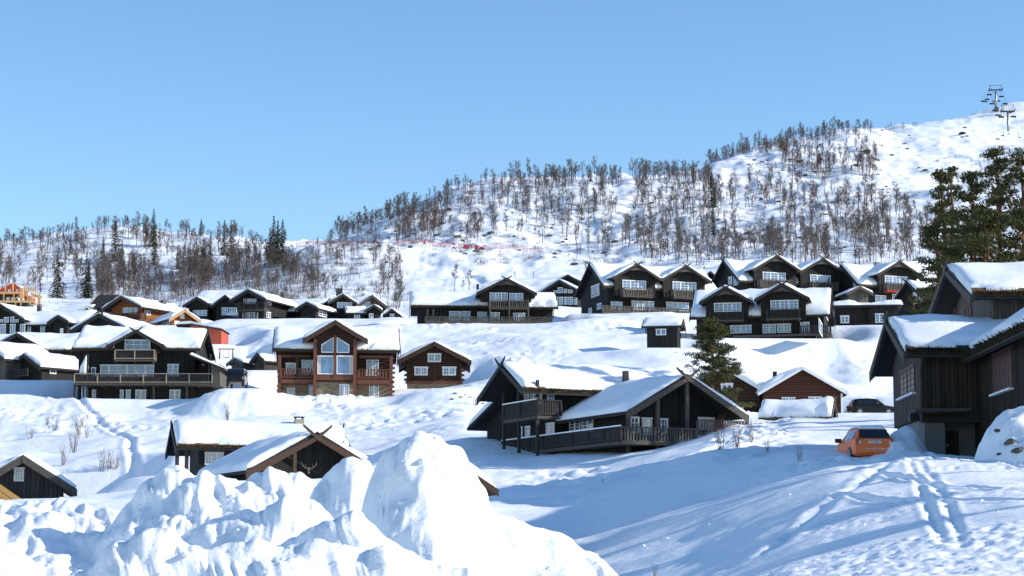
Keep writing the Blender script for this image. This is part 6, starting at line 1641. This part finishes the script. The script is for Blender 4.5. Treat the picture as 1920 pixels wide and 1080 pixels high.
# ------------------------------------------------------------------ vehicles
def car(name, px, base_y, D, rot, label, cat, paint, L=4.5, W=1.78, Hh=1.47, style='wagon', tilt=0.0, snow=True):
    root = empty(name, at(px, base_y, D), math.radians(rot), label, cat)
    root.rotation_euler = (math.radians(tilt), 0, math.radians(rot))
    hw = W / 2
    # stations along y (0 = rear, L = nose): y, bottom, belt, top, top half width
    if style == 'wagon':
        st = [(0, .38, .92, .93, .78), (.05, .28, .95, .96, .80), (.22, .24, .97, 1.18, .70), (.42, .24, .97, 1.38, .60), (.62, .24, .96, 1.44, .60), (1.4, .22, .95, Hh, .61), (2.3, .22, .93, Hh - .01, .61), (2.75, .22, .92, 1.36, .58), (3.35, .22, .90, .98, .66), (3.45, .24, .89, .93, .72), (4.2, .26, .78, .80, .70), (4.45, .3, .65, .66, .62), (L, .38, .55, .56, .55)]
    elif style == 'suv':
        st = [(0, .45, .95, .96, .80), (.06, .38, 1.0, 1.02, .80), (.25, .34, 1.05, 1.35, .70), (.5, .34, 1.05, 1.60, .62), (.8, .32, 1.04, 1.68, .63), (1.8, .32, 1.02, Hh, .63), (2.6, .32, 1.0, Hh - .06, .62), (3.2, .32, .99, 1.25, .62), (3.45, .32, .98, 1.06, .70), (4.3, .36, .90, .92, .70), (4.6, .42, .75, .76, .6), (L, .5, .62, .63, .55)]
    else:  # van
        st = [(0, .4, 1.0, 1.85, .80), (.1, .34, 1.02, Hh, .82), (1.5, .32, 1.02, Hh, .83), (3.3, .32, 1.02, Hh - .02, .82), (3.6, .32, 1.02, Hh - .1, .80), (4.3, .32, 1.02, 1.25, .76), (4.45, .32, 1.0, 1.08, .78), (4.75, .36, .88, .9, .72), (L, .42, .70, .72, .62)]
    rings = []
    for (y, zb, belt, top, tw) in st:
        e = 1.0 if .3 < y < L - .6 else (.93 if 0 < y < L else .86)
        w_ = hw * e
        half = [(w_ * .80, zb), (w_ * .97, zb + .08), (w_, (zb + belt) / 2), (w_ * .985, belt - .04), (w_ * .955, belt), (tw * (w_ / hw) * 1.02, max(top - .06, belt + .004)), (tw * (w_ / hw) * .9, top), (0, top + .015)]
        rings.append((y, half))
    b = MB(); n = 15
    for y, half in rings:
        pts = [(x, z) for x, z in half] + [(-x, z) for x, z in reversed(half[:-1])]
        for x, z in pts: b.v.append((x, y, z))
    for i in range(len(rings) - 1):
        for k in range(n):
            k2 = (k + 1) % n
            b.f.append((i * n + k, i * n + k2, (i + 1) * n + k2, (i + 1) * n + k))
    b.f.append(tuple(range(n))[::-1]); b.f.append(tuple((len(rings) - 1) * n + k for k in range(n)))
    body = obj('body', b, paint, root)
    def at_y(y):
        for i in range(len(rings) - 1):
            y0, h0 = rings[i]; y1, h1 = rings[i + 1]
            if y0 <= y <= y1:
                t = (y - y0) / (y1 - y0); return [(a[0] * (1 - t) + c[0] * t, a[1] * (1 - t) + c[1] * t) for a, c in zip(h0, h1)]
    # side glass
    segs = {'wagon': [(.55, 1.15), (1.22, 2.05), (2.12, 3.0)], 'suv': [(.62, 1.2), (1.28, 2.1), (2.18, 3.1)], 'van': [(.4, 1.6), (1.7, 2.9), (3.0, 4.1)]}[style]
    for sgx in (1, -1):
        for (a, c) in segs:
            q = []
            for y, top in ((a, 0), (c, 0), (c, 1), (a, 1)):
                h_ = at_y(y); lo, hi = h_[4], h_[5]
                t = .88 if top else .10
                x = lo[0] * (1 - t) + hi[0] * t + .012; z = lo[1] * (1 - t) + hi[1] * t
                q.append((sgx * x, y, z))
            g = MB().add(q, [(0, 1, 2, 3)]); obj('side_window', g, M['glass_dark'] if style != 'wagon' else M['glass'], root)
    # rear and front screens
    def screen(i0, i1, name_, f0=.08, f1=.9, yo=-.012):
        (y0, h0), (y1, h1) = rings[i0], rings[i1]
        q = []
        for t, sx in ((f0, -1), (f0, 1), (f1, 1), (f1, -1)):
            y = y0 * (1 - t) + y1 * t; x = (h0[5][0] * (1 - t) + h1[5][0] * t) * .93; z = h0[7][1] * (1 - t) + h1[7][1] * t
            q.append((sx * x, y + yo, z + .012))
        obj(name_, MB().add(q, [(0, 1, 2, 3)]), M['glass_dark'], root)
    if style == 'wagon':
        q = [(-.66, .035, .99), (.66, .035, .99), (.58, .33, 1.37), (-.58, .33, 1.37)]
        obj('rear_window', MB().add(q, [(0, 1, 2, 3)]), M['glass_dark'], root); screen(8, 7, 'windscreen', .1, .95, .012)
        nd = .0
    elif style == 'suv': screen(1, 3, 'rear_window', .1, .95); screen(8, 6, 'windscreen', .1, .95, .012)
    else: screen(6, 4, 'windscreen', .05, .95, .014)
    # lights
    if style == 'wagon':
        for sx in (-1, 1):
            t = MB().box(sx * .66, sx * .80, -.03, .10, .72, .98); obj('tail_light', t, M['tail'], root)
            t = MB().box(sx * .60, sx * .69, -.035, .0, .74, .86); obj('tail_light', t, M['lamp_white'], root)
            t = MB().poly_prism([(sx * .70, 1.0), (sx * .80, .98), (sx * .66, 1.38), (sx * .60, 1.4)], .02, .30); 
        obj('bumper', MB().box(-.84, .84, -.07, .12, .36, .66), paint, root)
        obj('trim_strip', MB().box(-.42, .42, -.02, .01, .905, .93), M['metal'], root)
        pl_ = obj('number_plate', MB().box(-.26, .26, -.035, -.005, .75, .86), M['white'], root)
        text_on('ZH 13334', pl_, (-.2, -.045, .77), .095, M['black_metal'], 'plate_text')
        bt = body
        text_on('www.bellforsinner.no', root, (-.42, -.085, .50), .11, M['white'], 'bumper_text')
    elif style == 'suv':
        for sx in (-1, 1): obj('tail_light', MB().box(sx * .70, sx * .84, -.02, .16, .82, 1.04), M['tail'], root)
        for sx in (-1, 1): obj('head_light', MB().box(sx * .55, sx * .74, L - .2, L - .05, .62, .76), M['lamp_white'], root)
    else:
        for sx in (-1, 1): obj('head_light', MB().box(sx * .58, sx * .82, L - .16, L - .05, .66, .86), M['lamp_white'], root)
        obj('grille', MB().box(-.5, .5, L - .1, L + .01, .62, .74), M['black_metal'], root)
        obj('number_plate', MB().box(-.26, .26, L - .02, L + .02, .48, .58), M['white_fade'], root)
    for sx in (-1, 1):
        ym = segs[-1][1] - .15
        mw_ = at_y(ym)[4][0] - .05; obj('wing_mirror', MB().box(sx * mw_, sx * (mw_ + .26), ym, ym + .12, at_y(ym)[4][1] + .02, at_y(ym)[4][1] + .2), M['black_metal'], root)
        for yw in (.85, L - .9):
            r_ = .33 if style != 'suv' else .37
            t = MB().tube([(sx * (hw - .22), yw, r_), (sx * (hw + .01), yw, r_)], r_, 18); w_o = obj('wheel', t, M['black_metal'], root)
            t = MB().tube([(sx * (hw - .02), yw, r_), (sx * (hw + .025), yw, r_)], r_ * .62, 12); obj('rim', t, M['metal'], w_o)
    if snow:
        y0, y1 = st[3][0], st[7][0] - (.1 if style == 'wagon' else .6)
        U, V = np.meshgrid(np.linspace(0, 1, 16), np.linspace(0, 1, 24), indexing='ij'); e_ = np.minimum(np.minimum(U, 1 - U) * 1.2, np.minimum(V, 1 - V) * (y1 - y0))
        zz = np.array([[at_y(y0 + (y1 - y0) * v)[6][1] for v in np.linspace(0, 1, 24)]] * 16)
        tw = st[4][4]
        Zz = zz + .01 + (.11 if style == 'wagon' else .07) * np.sqrt(np.clip(1 - (1 - np.clip(e_ / .12, 0, 1)) ** 2, 0, 1)) * (1 + .6 * fbm(U * 4, V * 6, 2, 4))
        me = grid_mesh('roof_snow', np.stack([(U - .5) * 2 * tw * .95, y0 + (y1 - y0) * V, Zz], -1))
        if me.polygons[100].normal.z < 0: me.flip_normals()
        obj('roof_snow', me, M['snow_roof'], root)
    return root
def text_on(txt, parent, loc, size, mat, name, rotz=0):
    cu = bpy.data.curves.new(name, 'FONT'); cu.body = txt; cu.size = size; cu.extrude = .004
    to = bpy.data.objects.new('tmp', cu); col.objects.link(to)
    dg = bpy.context.evaluated_depsgraph_get(); me = bpy.data.meshes.new_from_object(to.evaluated_get(dg)); bpy.data.objects.remove(to)
    me.name = name; me.materials.clear(); me.materials.append(mat)
    o = bpy.data.objects.new(name, me); col.objects.link(o); o.parent = parent; o.location = loc; o.rotation_euler = (math.radians(90), 0, rotz); return o
M['orange_paint'] = mat_plain('orange_car_paint', (.85, .15, .012), .28, spec=.6)
M['black_paint'] = mat_plain('black_car_paint', (.006, .006, .007), .3, spec=.3)
M['silver_paint'] = mat_plain('silver_car_paint', (.42, .43, .44), .35, metal=.5)
M['tail'] = mat_plain('red_tail_lamp', (.35, .015, .01), .2, spec=.7)
M['lamp_white'] = mat_plain('clear_lamp', (.6, .55, .45), .15, spec=.8)
car('parked_car', 1641, 865, 85.5, 3, 'orange estate car with snowy roof, half sunk in snow beside the near house', 'car', M['orange_paint'])
car('parked_car', 1592, 780, 200, -84, 'black four wheel drive car parked behind the near house gable', 'car', M['black_paint'], L=4.65, W=1.86, Hh=1.72, style='suv', tilt=0)
v_ = car('parked_van', 450, 731, 195, 181, 'silver van with dark front parked between the deck house and the log house', 'van', M['black_paint'], L=4.6, W=1.66, Hh=1.78, style='van', snow=False)
bd_ = [c for c in v_.children if c.name.startswith('body')][0]; bd_.data.materials.append(M['silver_paint'])
for p_ in bd_.data.polygons:
    if p_.center.y < 3.9 and abs(p_.normal.x) > .4: p_.material_index = 1
obj('bonnet', MB().box(-.72, .72, 4.12, 4.62, .40, 1.0), M['black_paint'], v_)

# ------------------------------------------------------------------ swing set
t = empty('swing_frame', at(424, 678, 240), 0, 'red wooden play swing frame in the snow above the van', 'swing')
s_ = 240 / FPX
for x_ in (-.75, .75):
    for y_ in (-.6, .6): obj('leg', MB().beam((x_ * 1.1 - .3 * (1 if x_ > 0 else 1) + .3, y_, -.3), (x_, 0, 1.5), .1), M['redbrown_rail'], t)
obj('top_beam', MB().beam((-1, 0, 1.5), (1, 0, 1.5), .12), M['redbrown_rail'], t)
for x_ in (-.3, .25): obj('swing_rope', MB().beam((x_, 0, 1.45), (x_, 0, .5), .03), M['black_metal'], t)
obj('swing_seat', MB().box(-.35, .3, -.12, .12, .44, .5), M['trim_dark'], t)

# ------------------------------------------------------------------ timber frame under construction
M['fresh'] = mat_plain('fresh_yellow_timber', (.66, .42, .19), .7, noise=.15)
M['membrane'] = mat_plain('red_membrane', (.55, .07, .035), .8, noise=.15)
Dc = 320
t = empty('house_under_construction', at(38, 578, Dc), 0, 'unfinished house of fresh yellow timber posts with red boarding at the left edge', 'building')
def lc(px, py, dd=0): return at(px, py, Dc + dd) - Vector(t.location)
def tim(p, q, name='post', w=.2, m=None, dd=0): return obj(name, MB().beam(lc(*p, dd), lc(*q, dd), w), m or M['fresh'], t)
for px in (-20, 11, 29, 39): tim((px, 577), (px, 565), dd=-1)
for px in (-12, 7, 26): tim((px, 566), (px, 549), dd=-1)
tim((-30, 565.5), (66, 565.5), 'beam', .3, dd=-1.2); tim((-30, 549), (40, 549), 'beam', .28, dd=-1.2)
for px in (10, 24, 39): tim((px, 549), (px, {10: 536, 24: 530, 39: 540}[px]), dd=-.5)
for px in (39, 42): tim((px, 566), (px, 541), 'post', .28, dd=-1)
for px in (52, 57, 75, 72, 60): tim((px, 580 if px > 70 else 566), (px, 556), dd=-.8)
tim((50, 549), (58, 541), 'brace'); tim((28, 561), (38, 553), 'brace', .16, dd=-1); tim((52, 562), (58, 572), 'brace'); tim((58, 572), (68, 570), 'brace')
for k in range(6): tim((58 + k * 3.2, 554 + k * .3), (61 + k * 3.5, 535 + k * 4), 'rafter', .13, dd=k * .8)
for k in range(4): tim((60, 551 + k * 1.5), (79, 556 + k * 1.2), 'beam', .14, dd=k)
for px in (46, 50): tim((px, 556), (px, 533 + (px - 46)), 'post', .16)
w_ = MB(); w_.poly_prism([(lc(-20, 551).x, lc(-20, 551).z), (lc(38, 551).x, lc(38, 551).z), (lc(38, 539).x, lc(38, 539).z), (lc(20, 529).x, lc(20, 529).z), (lc(-5, 542).x, lc(-5, 542).z), (lc(-20, 545).x, lc(-20, 545).z)], 1.0, 5); obj('wall', w_, M['membrane'], t)
obj('wall', MB().box(lc(-20, 0).x, lc(38, 0).x, 1.0, 5, lc(0, 564).z, lc(0, 553).z), M['dark_brown'], t)
obj('wall', MB().box(lc(43, 560).x, lc(53, 560).x, 1.0, 5, lc(0, 563).z, lc(0, 553).z), M['membrane'], t)
obj('foundation_wall', MB().box(lc(-20, 570).x, lc(50, 570).x, .5, 5, lc(0, 580).z - 2, lc(0, 566.5).z), M['trim_dark'], t)
for (a, c, e, f) in ((12, 541, 17, 547), (27, 541, 31, 546), (9, 556, 15, 563), (18, 556, 23, 563)):
    obj('window', MB().box(lc(a, c).x, lc(e, f).x, .93, .99, lc(a, f).z, lc(a, c).z), M['white_fade'], t)

# ------------------------------------------------------------------ red piste fence
M['net'] = mat_plain('red_safety_net', (.50, .05, .06), .8)
t = empty('safety_fence', at(850, 476, 412), 0, 'long red safety net fence following the edge of the ski piste', 'fence')
pts = []
for i in range(73):
    px = 555 + i * 8.0; D = 413
    a = (px - 960) / FPX / CP; pts.append(Vector((a * D, D, ground_xy(a * D, D))) - Vector(t.location))
nb = MB()
for a, b_ in zip(pts[:-1], pts[1:]):
    for k in range(4): nb.beam(a + Vector((0, 0, .25 + k * .28)), b_ + Vector((0, 0, .25 + k * .28)), .02, .05)
    for k in range(3): 
        q = a.lerp(b_, k / 3); nb.beam(q + Vector((0, 0, .2)), q + Vector((0, 0, 1.15)), .05, .02)
obj('net', nb, M['net'], t, kind='stuff')
for p in pts[::4]: obj('fence_post', MB().beam(p - Vector((0, 0, .5)), p + Vector((0, 0, 1.6)), .08), M['net'], t)
for i, (px, w, h) in enumerate(((716, 8, .7), (873, 10, 1.0), (893, 7, 1.2), (795, 4, .7))):
    D = 418; a = (px - 960) / FPX / CP; g = ground_xy(a * D, D)
    o = obj('crash_mat', MB().poly_prism([(-w / 2 * D / FPX, -.5), (w / 2 * D / FPX, -.5), (w / 2 * D / FPX, h * .8), (-w / 4 * D / FPX, h * .9), (-w / 2 * D / FPX, h * .5)], 0, .4), M['net'], None); o.location = (a * D, D, g)
    tag(o, ['red crash mat near the left end of the piste fence', 'wide red crash mat below the large rock on the piste edge', 'tall red crash mat right of the wide one below the large rock', 'little red mat in the middle of the piste fence'][i], 'crash mat')

# ------------------------------------------------------------------ chair lift
M['galv'] = mat_plain('galvanised_steel', (.34, .33, .31), .45, metal=.6)
def lift_tower(px, ytop, ybase, D, label):
    base = at(px, ybase, D); top = at(px, ytop, D); h = top.z - base.z; w = D / FPX
    t = empty('chairlift_tower', base, math.radians(-8), label, 'lift tower')
    obj('pylon', MB().tube([(0, 0, -1.5), (0, 0, h * .82)], [.62, .42], 10), M['galv'], t, smooth=True)
    obj('footing', MB().box(-1.0, 1.0, -.9, .9, -1.5, .5), M['concrete'], t)
    hz = h * .80; wd = 12.5 * w
    obj('crossarm', MB().box(-wd, wd, -.3, .3, hz - .25, hz + .25), M['black_metal'], t)
    for sx in (-1, 1):
        obj('sheave_train', MB().box(sx * wd - .15, sx * wd + .15, -2.6, 2.6, hz + .0, hz + .5), M['black_metal'], t)
        obj('ladder_stay', MB().beam((sx * .3, 0, hz - h * .18), (sx * wd * .75, 0, hz - .2), .12), M['black_metal'], t)
    f = MB()
    for sx in (-1, 1): f.beam((sx * wd * .55, 0, hz + .2), (sx * wd * .95, 0, h), .16)
    f.beam((-wd * .97, 0, h), (wd * .97, 0, h), .16)
    obj('top_frame', f, M['black_metal'], t)
    return base + Vector((0, 0, hz + .5)), wd
T1, w1 = lift_tower(1868, 160, 203, 930, 'farther chairlift tower standing against the sky at upper right')
T2, w2 = lift_tower(1891, 197, 256, 800, 'nearer chairlift tower with grey pylon at the upper right slope')
T3 = at(1915, 330, 610); T0 = at(1850, 176, 1050)
for sx, lb in ((-1, 'left running cable of the chairlift'), (1, 'right running cable of the chairlift')):
    P_ = [T0 + Vector((sx * 3, 0, 0)), T1 + Vector((sx * w1, 0, 0)), T2 + Vector((sx * w2, 0, 0)), T3 + Vector((sx * 3, 0, 0))]
    full = []
    for a, b_ in zip(P_[:-1], P_[1:]):
        for k in range(12):
            f = k / 12; q = a.lerp(b_, f); q = q - Vector((0, 0, (b_ - a).length * .018 * 4 * f * (1 - f))); full.append(q)
    full.append(P_[-1])
    o = obj('lift_cable', MB().tube(full, .035, 4), M['black_metal']); tag(o, lb, 'cable')
    if sx == -1: CH = MB()
    for j in range(3, len(full) - 1, 3 if sx < 0 else 4):
        q = full[j]; c_ = empty('lift_chair', q - Vector((0, 0, 3.2)), 0, 'empty dark chair hanging from the chairlift cable', 'lift chair', 'chairs of the chairlift')
        obj('hanger', MB().beam((0, 0, 3.2), (0, 0, .9), .09).beam((0, 0, .95), (0, -.3, .5), .09), M['black_metal'], c_)
        obj('seat', MB().box(-1.15, 1.15, -.55, 0, .02, .16), M['black_metal'], c_); obj('backrest', MB().box(-1.15, 1.15, .02, .12, .1, .75), M['black_metal'], c_)

# snow gun on the left crest
p = hit(262, 432, 400); p = p if p else at(262, 430, 480)
t = empty('snow_gun', p, math.radians(70), 'green snow cannon on the crest of the left hill', 'snow cannon')
M['green'] = mat_plain('green_paint', (.10, .40, .16), .5)
obj('mast', MB().beam((0, 0, -.5), (0, 0, 1.2), .14), M['green'], t)
obj('barrel', MB().tube([(0, -1.6, 1.7), (0, 0, 1.3), (0, .6, 1.2)], [.08, .2, .28], 10), M['green'], t)
# scattered snow blocks tumbled from the plough banks
def block_mesh(seed):
    import bmesh
    bm = bmesh.new(); bmesh.ops.create_icosphere(bm, subdivisions=2, radius=1)
    for v in bm.verts:
        c = np.array(v.co); f = float(vnoise(c[0] * 1.6 + seed, c[1] * 1.6 + c[2] * 1.3, 2)); v.co = Vector(c) * (1 + .5 * f); v.co.z *= .75
    me = bpy.data.meshes.new('snow_clump'); bm.to_mesh(me); bm.free(); me.materials.append(M['snow_bank'])
    for p_ in me.polygons: p_.use_smooth = True
    return me
SB = [block_mesh(i * 3.3) for i in range(4)]
clumps = [(1270, 663, 6), (1262, 668, 4), (1206, 1025, 9), (1213, 1030, 5), (1620, 985, 8), (1690, 925, 5), (1480, 930, 6), (1150, 960, 6), (1052, 905, 5), (1250, 1010, 6), (1330, 985, 5), (740, 806, 6), (728, 800, 5), (700, 790, 6), (985, 663, 7), (992, 660, 5), (1060, 668, 5), (1840, 940, 7), (1870, 960, 5), (1760, 1020, 8), (1120, 1040, 5)]
for i, (px, py, w) in enumerate(clumps):
    p = hit(px, py, 40 if py > 850 else 130)
    if p is None: continue
    o = bpy.data.objects.new('snow_clump', SB[i % 4]); col.objects.link(o); s2 = w / FPX * p.y * .5; o.location = p; o.scale = (s2 * 1.2, s2, s2); o.rotation_euler = (0, 0, i)
    tag(o, 'loose clump of snow lying on the smooth snow surface', 'snow clump', 'loose snow clumps')

# crumbs and blocks lying on the ploughed heap, too many to count
VS, FS = [], []; nv = 0
bv = [(np.array([v.co[:] for v in m_.vertices]), np.array([p_.vertices[:] for p_ in m_.polygons])) for m_ in SB]
rc = random.Random(5)
for _ in range(1600):
    i = rc.randrange(30, HP.shape[0] - 30); j = rc.randrange(4, HP.shape[1] - 4)
    if vis[i, j] < .8 or st0[i, j] > .75: continue
    p = HP[i, j]; s_ = rc.choice((.02, .03, .03, .04, .05, .07)) * (1.3 if p[1] > 33 else .9); V, F = bv[rc.randrange(4)]; a = rc.uniform(0, 6.28); c, q = math.cos(a), math.sin(a)
    VS.append((V * np.array([s_ * 1.2, s_, s_ * .9])) @ np.array([[c, q, 0], [-q, c, 0], [0, 0, 1]]) + p - np.array([0, 0, s_ * .35])); FS.append(F + nv); nv += len(V)
me = tri_mesh('snow_crumbs', np.concatenate(VS), np.concatenate(FS), True); me.materials.append(M['snow_bank'])
o = bpy.data.objects.new('snow_crumbs', me); col.objects.link(o); tag(o, 'crumbs and small blocks of snow on the foreground heap', 'snow crumbs', None, 'stuff')
